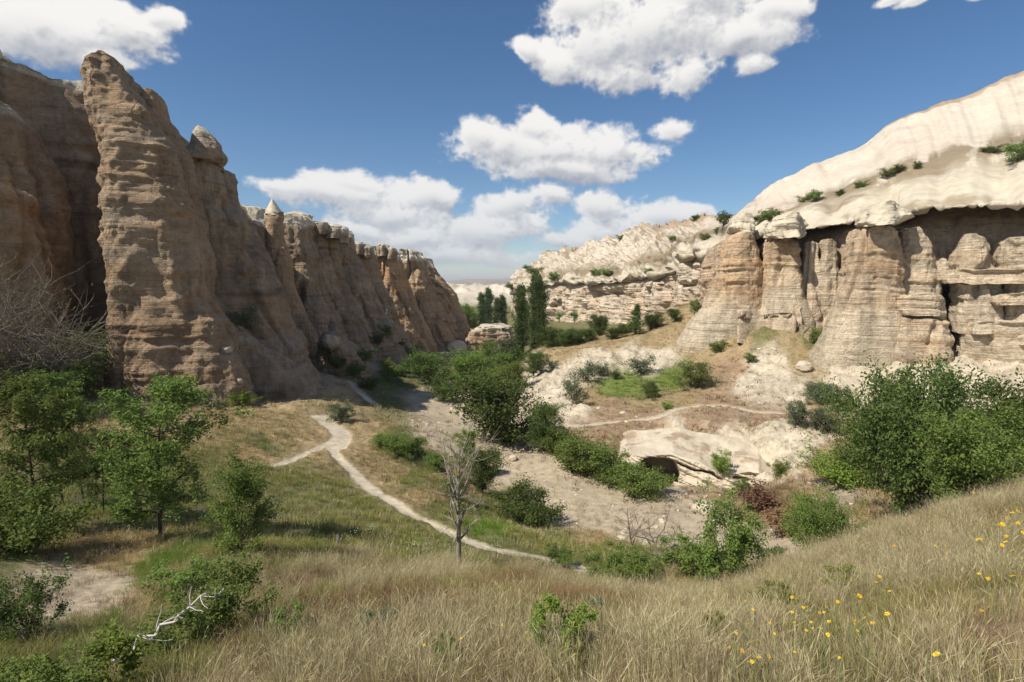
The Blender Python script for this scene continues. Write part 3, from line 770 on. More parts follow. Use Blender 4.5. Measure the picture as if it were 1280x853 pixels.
# cone-shaped buttresses and blocks standing out from the right face
def right_rock(levels, Y, depth, seed, och=0.6, soft_py=None, **k):
    P, V, q, t = ring_rock(levels, Y, depth, seed, soft_py=soft_py, **k)
    s_ = strata(V, seed, 0.8); n_ = fbm(V[:, 0] * .12, V[:, 1] * .12, V[:, 2] * .15, 4)
    c = lerp(np.array([0.60, 0.50, 0.37]), np.array([0.54, 0.365, 0.215]), np.clip(och + .35 * s_ + .5 * n_, 0, 1)[:, None])
    if soft_py is not None:
        zs = float(unp(900, soft_py, Y)[2])
        c = lerp(c, np.array([0.56, 0.47, 0.345]) * (1 + .15 * n_)[:, None], sstep(zs + 1.5, zs - 1.5, V[:, 2] + 1.5 * n_)[:, None])
    remember(P)
    return tag(link('cliff', mesh_np('cliff_block', V, q, t, M_cliff, c)), kind='structure')
RB = dict(back=0.3, turn=-0.25, power=2.6, flare=0.6, amp=(0.45, 0.35, 0.55))
right_rock([(292,917,936),(296,911,941),(305,907,944),(330,899,949),(360,889,954),(385,876,960),(400,862,968),(430,842,990)], 83, 3.4, 1.2, 0.75, 376, nz=170, **RB)
right_rock([(299,964,988),(303,958,993),(315,956,996),(345,953,1001),(372,948,1006),(400,938,1020)], 80.5, 2.8, 4.2, 0.65, 356, nz=130, **RB)
right_rock([(283,1078,1104),(287,1068,1113),(300,1063,1118),(330,1054,1125),(360,1045,1130),(385,1036,1136),(410,1026,1144),(440,1010,1156),(480,984,1176),(510,965,1190)], 69, 4.0, 6.6, 0.35, 385, nz=230, na=200, **RB)
right_rock([(302,1008,1016),(305,1004,1022),(325,1002,1024),(350,998,1030)], 80, 1.6, 8.2, 0.1, nz=80, na=80, **RB)
right_rock([(300,1028,1040),(304,1025,1045),(325,1024,1048),(356,1020,1055)], 79, 1.8, 2.7, 0.1, nz=80, na=80, **RB)
right_rock([(286,1128,1150),(290,1120,1158),(310,1114,1166),(335,1108,1172),(358,1104,1176)], 69, 3.0, 3.9, 0.0, nz=120, **RB)
right_rock([(293,1206,1216),(299,1200,1226),(315,1192,1236),(340,1186,1246)], 65, 2.6, 9.4, 0.0, nz=100, **RB)
right_rock([(298,1250,1275),(303,1244,1290),(325,1240,1310),(350,1236,1330)], 63, 3.0, 7.7, 0.0, nz=100, **RB)
RC = dict(back=0.3, turn=-0.15, power=4.5, flare=0.15, amp=(0.35, 0.3, 0.5))
right_rock([(338,1180,1300),(341,1170,1330),(350,1163,1340),(355,1168,1335)], 64.5, 4.4, 5.5, 0.1, nz=60, na=260, foot=0, **RC)          # projecting slab
right_rock([(368,1236,1330),(371,1226,1350),(378,1222,1350),(382,1230,1350)], 62, 3.4, 2.1, 0.15, nz=60, na=220, foot=0, **RC)
right_rock([(367,1140,1165),(370,1122,1176),(380,1116,1180),(388,1116,1180),(394,1122,1178)], 66, 2.6, 1.6, 0.1, nz=70, na=180, foot=0, **RC)
right_rock([(398,1112,1174),(402,1106,1181),(430,1102,1186),(470,1094,1187),(520,1086,1190)], 66, 3.0, 4.7, 0.15, nz=150, na=190, **RC)
right_rock([(401,1210,1300),(405,1198,1330),(420,1192,1340),(460,1190,1345),(530,1188,1350)], 63, 4.2, 6.9, 0.05, nz=170, na=260, **RC)

# backing wall of the left cliff, one long sheet from near to far
WL = [  # Y, px top edge, py top, py foot px, py
 (38, -420, 40, -400, 520), (50, -180, 52, -150, 500), (60, -20, 60, 40, 500), (68, 130, 118, 190, 498), (76, 232, 170, 280, 490), (88, 296, 262, 330, 470), (106, 338, 286, 372, 462), (126, 396, 306, 424, 452), (146, 438, 322, 464, 446), (164, 478, 334, 504, 440), (176, 505, 350, 530, 436), (184, 528, 372, 552, 434)]
WL = np.array(WL, float)
sY = np.linspace(0, 1, 520); kY = np.linspace(0, 1, len(WL))
wy = np.interp(sY, kY, WL[:, 0]); tpx = np.interp(sY, kY, WL[:, 1]); tpy = np.interp(sY, kY, WL[:, 2]); fpx = np.interp(sY, kY, WL[:, 3]); fpy = np.interp(sY, kY, WL[:, 4])
T_ = unp(tpx, tpy, wy); B_ = unp(fpx, fpy, wy); B_[:, 2] -= 4
Bk = T_ + np.array([-26.0, 6.0, 1.0]); Bk2 = T_ + np.array([-120.0, 20.0, -8.0])
prof = []
for t in np.linspace(0, 1, 150, endpoint=False): prof.append(B_ * (1 - t) + T_ * t)
for t in np.linspace(0, 1, 24, endpoint=False): prof.append(T_ * (1 - t) + Bk * t + np.array([0, 0, 1.2]) * math.sin(t * 3.1))
for t in np.linspace(0, 1, 8): prof.append(Bk * (1 - t) + Bk2 * t)
PL = np.array(prof)
NL = grid_normals(PL)
if NL[60, 250, 0] < 0: NL = -NL
tt = np.concatenate([np.linspace(0, 1, 150, endpoint=False), np.full(32, 1.0)])[:, None]
flute = fbm(wy[None, :] * 0.16, tt * 0.5, 3.0, 4, 0.55)
PL = PL + NL * (rock_relief(PL, 0.8, 0.4, 0.5, seed=2.0) + flute * 2.4 * sstep(1.02, 0.9, tt) + 1.0 * sstep(1.0, 1.001, tt) * fbm(PL[..., 0] * .2, PL[..., 1] * .2, 0.4, 4))[..., None]
VL = PL.reshape(-1, 3)
cL = rock_col(VL, 2.0)
top_m = (np.arange(len(PL)) >= 147)[:, None] & np.ones(len(wy), bool)[None]
cL = np.where(top_m.reshape(-1, 1), np.array([0.60, 0.54, 0.43]) * (1 + 0.2 * fbm(VL[:, 0] * .1, VL[:, 1] * .1, 1.0, 3))[:, None], cL)
remember(PL)
tag(link('cliff', mesh_np('cliff_wall', VL, grid_quads(*PL.shape[:2]), None, M_cliff, cL)), kind='structure')

def cliff_rock(*a, **k): return tag(make_rock('cliff', *a, **k), kind='structure')
# the domed mass at the far left, its lower buttresses
cliff_rock([(34,-90,-4),(38,-170,14),(47,-230,34),(60,-260,58),(84,-300,100),(135,-320,112),(260,-330,122),(520,-340,140)], 62, 8, 1.1, turn=0.1, na=220, pale_py=112)
cliff_rock([(120,-80,26),(123,-160,42),(130,-200,56),(145,-220,71),(181,-230,90),(228,-240,112),(300,-250,122),(420,-260,128),(530,-270,134)], 53, 6.5, 2.3, turn=0.25, na=200, pale_py=132)
cliff_rock([(229,-90,30),(231,-140,50),(238,-160,61),(252,-170,68),(283,-180,80),(340,-190,92),(430,-200,98),(540,-210,104)], 47, 5.5, 3.7, turn=0.1, orange=0.5, na=190, pale_py=237)  # front ledge: pale top colour stands in for sunlight on it
# behind the pinnacle: pale shoulder up to the capped column
cliff_rock([(132,196,204),(138,186,214),(147,180,222),(166,172,236),(200,160,244),(300,150,262),(510,140,300)], 68, 7, 4.4, pale_py=150, turn=0.2)
# long buttress under the capped column
cliff_rock([(196,226,279),(203,222,284),(228,218,290),(246,215,293),(262,214,306),(282,212,321),(315,212,336),(332,210,350),(358,208,358),(398,206,371),(418,204,382),(440,200,397),(462,198,400),(505,190,420)], 60, 6, 5.2, turn=0.25, nz=220, amp=(0.5, 0.4, 0.45))
# wall under the pale caps, and the fins beyond it
cliff_rock([(257,296,326),(260,290,344),(268,288,356),(290,290,380),(312,292,396),(357,296,420),(395,300,440),(432,306,465),(455,312,480)], 108, 7, 6.1, pale_py=281, turn=0.4, nz=180, na=200, amp=(1.0, 0.7, 0.5))
FN = dict(turn=0.42, nz=190, na=170, power=2.8, flare=0.8, amp=(0.5, 0.55, 0.5, 2.4))
cliff_rock([(268,366,380),(272,360,386),(281,357,389),(300,357,392),(330,356,399),(370,354,412),(410,350,430),(452,344,450)], 93, 4.2, 6.4, pale_py=281, **FN)
cliff_rock([(278,394,407),(282,390,412),(291,388,415),(310,388,417),(335,387,425),(370,385,440),(410,382,458),(452,376,476)], 99, 4.2, 1.9, pale_py=291, **FN)
cliff_rock([(285,420,431),(289,416,436),(298,414,439),(312,414,441),(357,413,463),(395,411,480),(432,406,503),(456,402,514)], 106, 4.6, 3.3, pale_py=298, **FN)
cliff_rock([(303,444,454),(307,440,460),(315,438,464),(330,438,468),(355,437,476),(395,434,494),(430,428,512),(452,424,522)], 121, 5, 7.3, pale_py=316, **FN)
cliff_rock([(308,474,484),(312,470,491),(320,469,498),(330,468,502),(362,467,511),(396,465,525),(430,460,541),(448,458,548)], 138, 6, 8.2, pale_py=324, orange=0.6, **FN)
cliff_rock([(311,507,514),(314,504,522),(322,503,527),(335,503,529),(360,504,540),(390,504,552),(425,502,572),(446,500,585)], 154, 5, 9.6, pale_py=327, orange=0.5, **FN)
cliff_rock([(322,524,530),(330,522,534),(347,522,546),(358,523,556),(369,524,567),(386,525,574),(408,526,582),(430,526,596),(446,526,604)], 164, 7, 4.9, pale_py=333, orange=0.3, **FN)
# low spur between the poplars and the shaded cliff
cliff_rock([(408,604,628),(411,598,638),(417,590,644),(426,584,648),(436,574,652),(456,566,656)], 152, 7, 3.1, pale_py=414, turn=0.1, power=3.6, amp=(1.0, 1.0, 1.3))
# lower bulges at the foot
cliff_rock([(400,270,300),(415,250,330),(440,235,360),(470,220,392),(515,200,420)], 57, 5, 2.8, turn=0.3, amp=(0.7, 0.4, 0.4))
cliff_rock([(418,405,422),(426,400,432),(440,398,448),(470,392,466)], 76, 3.5, 6.6, turn=0.2, amp=(0.6, 0.5, 0.4))

pin = root('rock_pinnacle', unp(195, 492, 51), label='tall leaning brown rock pinnacle with a stepped top on the shaded cliff', cat='rock pinnacle')
def part_rock(name, par, *a, **k):
    o = make_rock(name, *a, **k); o.parent = par; o.matrix_parent_inverse = par.matrix_basis.inverted(); return o
bpy.context.view_layer.update()
PIN = [(74,134,150),(77,124,157),(83,114,163),(92,107,167),(100,105,170),(110,106,174),(116,105.5,178),(128,105,188),(140,106,198),(157,107,207),(163,110,214),(170,111,223),(198,112,231),(216,113,233),(245,115,236),(266,117,242),(300,120,249),(323,123,257),(345,126,257),(367,126,257),(402,127,280),(426,128,294),(470,128,312),(515,124,330)]
part_rock('rock_column', pin, [(a_, b_ + float(np.interp(a_, [75, 110, 200, 500], [6, 17, 20, 12])), c_ + float(np.interp(a_, [75, 150, 250, 500], [5, 10, 20, 16]))) for a_, b_, c_ in PIN],
          51, 5.5, 7.4, turn=0.22, nz=320, na=260, power=4.0, amp=(0.34, 0.50, 0.50, 0.8), orange=0.25)
part_rock('ledge_block', pin, [(115,188,200),(117,184,204),(122,182,205),(132,180,208),(175,170,214)], 54.5, 2.6, 1.9, turn=0.2, nz=60, na=90, power=4, amp=(0.3, 0.2, 0.2), orange=0.3, foot=0)
ch = root('capped_rock_column', unp(258, 200, 59), label='smooth pale rounded cap jutting over the cliff edge beside the pinnacle', cat='cap rock')
part_rock('cap', ch, [(154,250,254,.4),(158,245,261,.6),(165,240,268,.8),(178,236,279,.9),(189,231,286),(195,229,289),(199,232,286),(203,240,279)], 59, 3.0, 2.2, turn=0.3, nz=90, na=140, power=2.2, amp=(0.6, 0.35, 0.2), pale_py=170, foot=0)
fc = root('fairy_chimney', unp(350, 420, 82), label='slim lit rock column topped by a pointed pale cone cap', cat='fairy chimney')
part_rock('rock_column', fc, [(265,333,353),(272,332,355),(285,330,356),(300,331,358),(322,336,364),(357,344,367),(386,350,378),(420,352,396),(460,350,415)], 82, 2.6, 8.8, turn=-0.1, nz=170, na=110, power=3, amp=(0.35, 0.3, 0.35), orange=0.35)
part_rock('cone_cap', fc, [(249,339.5,341),(253,337,345),(259,334,350),(265,331,354),(268,331,355),(270,334,353)], 82, 1.5, 1.7, turn=0, nz=50, na=70, power=2.2, amp=(0.15, 0.08, 0.02), pale_py=330, mat=M_white, foot=0)
bpy.context.view_layer.update()
# rounded cap stones along the left rim
CAPS = [(372,268,24,9,97),(398,279,20,7,98),(416,283,14,7,99),(428,287,8,8,99),(448,305,10,6,119),(459,310,8,6,120),(478,307,9,6,136),(488,311,9,6,137),(509,316,7,7,157),(518,319,7,5,157),(527,323,6,5,158)]
CAPL = ['broad low pale cap stone next to the pointed chimney','long pale cap stone along the cliff rim','pale humped cap stone on the cliff rim','small upright pale cap stone at a fin end','rounded pale cap stone above a dark recess','low pale cap stone above a dark recess','round pale cap stone on the sunlit orange fin','blunt pale cap stone on the sunlit orange fin','tall pale cap stone on the last cliff fin','low pale cap stone on the last cliff fin','small pale cap stone at the far cliff end']
for (px, py, hw, hh, Y), lb in zip(CAPS, CAPL):
    o = make_rock('cap_stone', [(py - hh * .5, px - hw * .35, px + hw * .3, .4), (py - hh * .3, px - hw * .7, px + hw * .65, .8), (py, px - hw, px + hw), (py + hh * .5, px - hw * .98, px + hw), (py + hh * 1.3, px - hw * .9, px + hw * .95), (py + hh * 2.2, px - hw * .75, px + hw * .8)], Y, hw / F * Y * 1.15, px * 0.37, pale_py=py + hh * .5, turn=0.2, nz=36, na=60, power=2.3, amp=(0.6, 0.5, 0.2), foot=0)
    tag(o, lb, 'cap stone', 'pale cap stones along the left cliff rim')

LIPS = [([(268,922,938),(274,915,944),(284,911,947),(290,914,944),(293,920,938)], 84, 2.6, 'cream wedge stone capping the ochre buttress'), ([(267,974,996),(275,962,1005),(288,954,1010),(295,957,1006),(299,966,996)], 79, 3.2, 'smooth rounded cream slab jutting from the ledge edge'), ([(252,1094,1116),(259,1080,1130),(270,1070,1141),(278,1068,1128),(283,1078,1114)], 66.5, 3.2, 'cracked grey cream boulder wedged under the white slope lip')]
for lv, Y, dp, lb in LIPS:
    P, V, q, t = ring_rock(lv, Y, dp, Y * 0.31, turn=-0.2, nz=70, na=120, power=2.8, amp=(0.5, 0.45, 0.35, 1.5), foot=0, back=0.5)
    remember(P)
    tag(link('cap_stone', mesh_np('lip_stone', V, q, t, M_white, np.array([0.53, 0.47, 0.36]) * (1 + .25 * fbm(V[:, 0] * .4, V[:, 1] * .4, V[:, 2] * .6, 4))[:, None])), lb, 'cap stone')

# layered outcrop with the cave, on the near bank
us2 = np.linspace(760, 1010, 320)
oY = [(760,44),(796,41.5),(850,41),(900,40),(950,39.5),(1010,39)]
def Yo(p): return float(np.interp(p, [a for a, _ in oY], [b for _, b in oY]))
ob = [(760,585),(790,598),(816,603),(840,603),(895,618),(950,628),(1010,640)]
ot = [(760,560),(780,562),(796,568),(841,566),(875,576),(898,590),(920,590),(948,586),(965,600),(985,615),(1010,640)]
rows = [stv([(p, q + 16) for p, q in ob], lambda p: Yo(p) - 0.8), stv(ob, lambda p: Yo(p) - .2), stv([(p, q + 2) for p, q in ot], lambda p: Yo(p) + .4), stv([(p, q - 2) for p, q in ot], lambda p: Yo(p) + 1.0),
        stv([(760,540),(850,536),(900,545),(950,552),(1010,590)], lambda p: Yo(p) + 5.5), stv([(760,545),(850,540),(900,549),(950,556),(1010,594)], lambda p: Yo(p) + 10)]
P, zone = loft(rows, us2, [6, 90, 6, 40, 6])
Z2, U2 = np.meshgrid(zone, us2, indexing='ij')
N = grid_normals(P)
if N[30, 160, 1] > 0: N = -N
ppx, ppy = proj(P)
wxp = ppx + 9 * fbm(P[..., 0] * .6, P[..., 1] * .6, P[..., 2] * .6, 4); wyp = ppy + 6 * fbm(P[..., 0] * .7, P[..., 1] * .7 + 4, P[..., 2] * .7, 4)
faceo = sstep(0.3, 1.0, Z2) * sstep(2.02, 1.9, Z2)
arch = np.maximum(np.abs(wxp - 822) / 27.0, 0) ** 2.6 + (np.abs(np.minimum(wyp - 590 + (wxp - 822) * 0.05, 0)) / 18.0) ** 2.2
cave = sstep(1.04, 0.90, arch) * sstep(606, 602, wyp)
out = -4.2 * cave * faceo
led = np.clip(strata(P + np.stack([0 * U2, 0 * U2, (U2 - 840) * 0.02], -1), 6.0, 2.2), -1, 1)
out += faceo * (1 - cave) * (led * 0.25 + 0.6 * fbm(P[..., 0] * .5, P[..., 1] * .5, P[..., 2] * .9, 5, 0.6))
crk = np.abs(wyp - (578 + (wxp - 845) * 0.36)); out -= 0.9 * sstep(2.2, 0.6, crk) * sstep(846, 852, wxp) * sstep(903, 895, wxp) * faceo
crk = np.abs(wyp - (598 + (wxp - 925) * 0.05)); out -= 0.8 * sstep(2.0, 0.6, crk) * sstep(912, 918, wxp) * sstep(940, 932, wxp) * faceo
out += sstep(2.2, 2.6, Z2) * (0.35 * fbm(P[..., 0] * .35, P[..., 1] * .35, P[..., 2] * .3, 4))
P = P + N * out[..., None]
P[..., 2] -= 0.9 * (sstep(785, 762, U2) + sstep(975, 1008, U2)) * sstep(1.0, 2.0, Z2)
oc = lerp(np.array([0.52, 0.44, 0.325]), np.array([0.62, 0.545, 0.42]), np.clip(.5 + .6 * led, 0, 1)[..., None])
sp = sstep(0.1, 0.35, fbm(P[..., 0] * .5, P[..., 1] * .5, P[..., 2] * .5, 5, .6)) * sstep(2.8, 3.3, Z2)
oc = lerp(oc, np.array([0.28, 0.19, 0.12]), 0.75 * sp[..., None])
remember(P)
tag(link('rock_outcrop', mesh_np('rock_outcrop', P, grid_quads(*P.shape[:2])[:, ::-1], None, M_white, oc.reshape(-1, 3))), 'layered pale rock outcrop with a dark cave mouth above the dry stream', 'rock outcrop')

ALLS = np.concatenate(SURF)
APX, APY = proj(ALLS)
AYf = ALLS[:, 1]
def pick(px, py, ymin=2.0, ymax=1e9, tol=3.0):
    """spot of the terrain seen in a direction: the nearest surface point"""
    for k in (1, 2, 4, 8):
        m = (np.abs(APX - px) < tol * k) & (np.abs(APY - py) < tol * k) & (AYf > ymin) & (AYf < ymax)
        if m.any():
            i = np.nonzero(m)[0]
            y0 = AYf[i].min()
            i = i[AYf[i] < y0 * 1.06 + 0.3]
            return ALLS[i[np.argmin((APX[i] - px) ** 2 + (APY[i] - py) ** 2)]].astype(float)
    return gh_smooth(px, py, ymin)

# ------------------------------------------------------------------ plants: skeletons, tubes, leaves
def tubes(polys, sides=5):
    V, Q, n = [], [], 0
    ang = np.linspace(0, 2 * np.pi, sides, endpoint=False)
    for pts, rad in polys:
        pts = np.asarray(pts); m = len(pts)
        d = np.gradient(pts, axis=0); d /= np.linalg.norm(d, axis=1, keepdims=True) + 1e-9
        ref = np.where(np.abs(d[:, 2:3]) > 0.9, np.array([[1.0, 0, 0]]), np.array([[0, 0, 1.0]]))
        a = np.cross(d, ref); a /= np.linalg.norm(a, axis=1, keepdims=True) + 1e-9
        b = np.cross(d, a)
        ring = pts[:, None] + np.asarray(rad)[:, None, None] * (np.cos(ang)[None, :, None] * a[:, None] + np.sin(ang)[None, :, None] * b[:, None])
        V.append(ring.reshape(-1, 3)); Q.append(grid_quads(m, sides, True) + n); n += m * sides
    return np.concatenate(V), np.concatenate(Q)

def branch(r, p0, d, length, n=6, wob=0.12, up=0.0):
    pts = [np.array(p0, float)]; d = np.array(d, float); d /= np.linalg.norm(d)
    for i in range(n - 1):
        d = d + r.normal(size=3) * wob + np.array([0, 0, up]); d /= np.linalg.norm(d)
        pts.append(pts[-1] + d * length / (n - 1))
    return np.array(pts)

def skeleton(seed, H=1.0, r0=0.02, crown0=0.25, nl=26, spread=0.35, shape='oval', lift=0.5, subs=7, wob=0.1, stems=1, sub_len=0.42, up=0.06):
    r = np.random.default_rng(seed); trunk, limbs, sites = [], [], []
    for s in range(stems):
        lean = r.normal(size=3) * (0.06 if stems == 1 else 0.42); lean[2] = 1
        base = np.array([r.normal() * 0.02 * stems, r.normal() * 0.02 * stems, -0.04])
        hs = H * (1.0 if stems == 1 else r.uniform(0.62, 1.0))
        tr = branch(r, base, lean, hs * 0.97, 9, 0.06 if stems == 1 else 0.12)
        trunk.append((tr, np.linspace(r0, r0 * 0.16, 9) * (1 if s == 0 else 0.75)))
        k = max(4, nl // stems)
        for i in range(k):
            t = crown0 + (0.99 - crown0) * ((i + r.uniform(0, 1)) / k)
            q = (t - crown0) / (1 - crown0)
            if shape == 'oval': f = (math.sin(math.pi * min(1, 0.12 + 0.86 * q)) ** 0.7)
            elif shape == 'column': f = 0.55 + 0.6 * math.sin(math.pi * q) if q < .85 else 0.45
            elif shape == 'cone': f = 1.05 - q
            else: f = math.sqrt(max(0.05, 1 - 0.75 * q * q))          # dome
            p = np.array([np.interp(t * 8, range(9), tr[:, c]) for c in range(3)])
            az = 2.39996 * i + r.uniform(-0.5, 0.5) + s
            L = spread * f * r.uniform(0.65, 1.25)
            d = np.array([math.cos(az), math.sin(az), lift * r.uniform(0.4, 1.5)])
            lb = branch(r, p, d, L, 6, wob, up)
            rb = r0 * 0.45 * (1.1 - t) + r0 * 0.08
            limbs.append((lb, np.linspace(rb, rb * 0.25, 6)))
            sites += [lb[3], lb[4], lb[5], lb[5]]
            for j in range(subs):
                kx = r.integers(1, 6)
                dd = (lb[kx] - lb[kx - 1]); dd /= np.linalg.norm(dd) + 1e-9
                dd = dd + r.normal(size=3) * 0.75; 
                tw = branch(r, lb[kx], dd, L * sub_len * r.uniform(0.5, 1.2), 4, 0.15, up)
                limbs.append((tw, np.linspace(rb * 0.35, rb * 0.1, 4)))
                sites += [tw[1], tw[2], tw[3], tw[3]]
        sites += [tr[-1], tr[-2]]
    return trunk, limbs, np.array(sites)

def leaves(seed, sites, n, size, aspect=0.5, jit=0.05, flat=0.5, drop=0.18):
    r = np.random.default_rng(seed)
    keep = r.random(len(sites)) > drop                              # bare twigs leave gaps
    S = sites[keep]
    w = r.gamma(1.2, 1.0, len(S)); idx = r.choice(len(S), n, p=w / w.sum())
    c = S[idx] + r.normal(size=(n, 3)) * jit * np.array([1, 1, 0.75])
    nrm = r.normal(size=(n, 3)); nrm[:, 2] = np.abs(nrm[:, 2]) + flat; nrm /= np.linalg.norm(nrm, axis=1, keepdims=True)
    a = np.cross(nrm, r.normal(size=(n, 3))); a /= np.linalg.norm(a, axis=1, keepdims=True)
    b = np.cross(nrm, a)
    L = size * r.uniform(0.6, 1.3, (n, 1)); W = L * aspect
    fold = nrm * L * 0.12
    V = np.stack([c - a * L / 2, c + b * W / 2 + fold, c + a * L / 2, c - b * W / 2 + fold], 1).reshape(-1, 3)
    clump = np.repeat(r.random(len(S)), 1)[idx]
    tone = np.repeat(np.clip(0.55 * clump + 0.45 * r.random(n), 0, 1), 4)
    return V, np.arange(n * 4).reshape(-1, 4), tone

PROTO = {}
def proto(key, seed, leaf=None, wood=None, nleaf=8000, size=0.03, aspect=0.5, jit=0.04, flat=0.5, drop=0.18, sides=5, names=('trunk', 'crown'), **sk):
    tr, lb, sites = skeleton(seed, **sk)
    d = {'H': max(p[:, 2].max() for p, _ in tr + lb), 'names': names}
    V, Q = tubes(tr + lb, sides) if sides > 3 else tubes(tr + lb, 4)
    d['wood'] = mesh_np(key + '_wood', V, Q, None, wood or M_bark)
    if nleaf:
        V, Q, tone = leaves(seed + 1, sites, nleaf, size, aspect, jit, flat, drop)
        d['leaf'] = mesh_np(key + '_leaf', V, Q, None, leaf or M_leaf_dark, tone, 'tone', False)
    PROTO[key] = d

proto('locust_a', 1, M_leaf_locust, M_bark, 11500, 0.027, 0.42, 0.026, 0.9, nl=28, spread=0.36, crown0=0.22, r0=0.014, lift=0.45)
proto('locust_b', 2, M_leaf_locust, M_bark, 8500, 0.028, 0.42, 0.026, 0.9, nl=24, spread=0.30, crown0=0.26, r0=0.013, lift=0.5)
proto('locust_c', 3, M_leaf_locust, M_bark, 11000, 0.038, 0.42, 0.04, 0.9, nl=30, spread=0.42, crown0=0.06, r0=0.016, lift=0.5, shape='dome')
proto('round_a', 4, M_leaf_dark, M_bark, 11000, 0.040, 0.5, 0.05, 0.5, nl=34, spread=0.52, crown0=0.12, r0=0.03, lift=0.5, shape='oval')
proto('round_b', 5, M_leaf_dark, M_bark, 10000, 0.042, 0.5, 0.055, 0.5, nl=30, spread=0.48, crown0=0.10, r0=0.03, lift=0.6, shape='dome', stems=2)
BN = ('stem', 'foliage')
proto('bush_a', 6, M_leaf_dark, M_bark, 6500, 0.058, 0.55, 0.075, 0.5, nl=36, spread=0.55, crown0=0.04, r0=0.022, shape='dome', stems=4, subs=5, names=BN)
proto('bush_b', 7, M_leaf_dark, M_bark, 6000, 0.058, 0.5, 0.07, 0.5, nl=36, spread=0.62, crown0=0.03, r0=0.02, shape='dome', stems=5, subs=5, names=BN)
proto('bush_c', 8, M_leaf_bright, M_bark, 3800, 0.064, 0.5, 0.06, 0.5, nl=30, spread=0.5, crown0=0.06, r0=0.016, shape='dome', stems=5, subs=4, drop=0.3, names=BN)
proto('thicket_a', 9, M_leaf_dark, M_bark_dead, 22000, 0.034, 0.52, 0.05, 0.6, nl=64, spread=0.50, crown0=0.05, r0=0.018, shape='dome', stems=5, subs=7, names=BN)
proto('thicket_b', 10, M_leaf_dark, M_bark_dead, 20000, 0.036, 0.52, 0.055, 0.6, nl=60, spread=0.56, crown0=0.04, r0=0.018, shape='dome', stems=5, subs=7, names=BN)
proto('poplar_a', 11, M_leaf_poplar, M_bark, 15000, 0.022, 0.6, 0.026, 0.3, nl=70, spread=0.14, crown0=0.06, r0=0.012, shape='column', lift=2.2, subs=5)
proto('poplar_b', 12, M_leaf_poplar, M_bark, 11000, 0.024, 0.6, 0.026, 0.3, nl=60, spread=0.14, crown0=0.05, r0=0.012, shape='column', lift=2.2, subs=5)
proto('cone_tree', 13, M_leaf_dark, M_bark, 4000, 0.05, 0.4, 0.035, 0.4, nl=40, spread=0.30, crown0=0.06, r0=0.02, shape='cone', lift=0.25, subs=4)
proto('scrub_a', 14, M_leaf_grey, M_bark_dead, 1600, 0.10, 0.4, 0.09, 0.4, nl=18, spread=0.65, crown0=0.03, r0=0.02, shape='dome', stems=5, subs=3, names=BN)
proto('scrub_b', 15, M_leaf_dark, M_bark_dead, 1700, 0.11, 0.5, 0.10, 0.4, nl=18, spread=0.7, crown0=0.03, r0=0.02, shape='dome', stems=4, subs=3, names=BN)
proto('near_a', 16, M_leaf_dark, M_bark_dead, 9500, 0.040, 0.6, 0.045, 0.7, nl=36, spread=0.5, crown0=0.06, r0=0.012, shape='dome', stems=6, subs=5, names=BN)
proto('near_b', 17, M_leaf_bright, M_bark_dead, 4200, 0.042, 0.62, 0.035, 0.6, nl=26, spread=0.40, crown0=0.05, r0=0.010, shape='dome', stems=6, subs=4, names=BN)
proto('bare_a', 18, M_leaf_bright, M_bark_pale, 160, 0.022, 0.5, 0.02, 0.5, nl=20, spread=0.34, crown0=0.26, r0=0.019, lift=2.0, subs=9, wob=0.14, names=('trunk', 'sparse_leaves'))
proto('bare_b', 19, None, M_bark_dead, 0, nl=16, spread=0.46, crown0=0.25, r0=0.022, lift=0.7, subs=6, wob=0.2, names=('trunk', 'x'))
proto('bare_c', 20, None, M_bark_dead, 0, nl=26, spread=0.55, crown0=0.12, r0=0.026, lift=0.5, subs=8, wob=0.22, stems=2, names=('trunk', 'x'))
proto('tangle', 21, M_leaf_dark, M_bark_dead, 500, 0.03, 0.5, 0.03, 0.5, nl=120, spread=0.55, crown0=0.15, r0=0.022, lift=0.45, subs=16, wob=0.26, stems=5, sub_len=0.55, names=('trunk', 'sparse_leaves'))

PR = random.Random(3)
def plant(name, key, px, py, hpx, wide=1.0, label='', cat='shrub', group=None, leaf=None, ymin=2.0, ymax=1e9, sink=0.0):
    d = PROTO[key]
    p = pick(px, py, ymin, ymax)
    dist = p[1] * math.cos(TH) - p[2] * math.sin(TH)
    h = hpx / F * dist
    k = h / d['H']
    o = bpy.data.objects.new(name, None); COL.objects.link(o); o.empty_display_size = 0.2
    o.location = (p[0], p[1], p[2] - 0.04 * k - sink)
    o.rotation_euler = (0, 0, PR.uniform(0, 6.28)); o.scale = (k * wide, k * wide, k)
    tag(o, label, cat, group)
    w = link(d['names'][0], d['wood'], o)
    if 'leaf' in d:
        c = link(d['names'][1], d['leaf'], o)
        if leaf is not None:
            c.material_slots[0].link = 'OBJECT'; c.material_slots[0].material = leaf
    return o

LD, LB, LG, LL, LP, LY, LR = M_leaf_dark, M_leaf_bright, M_leaf_grey, M_leaf_locust, M_leaf_poplar, M_leaf_yellow, M_leaf_red
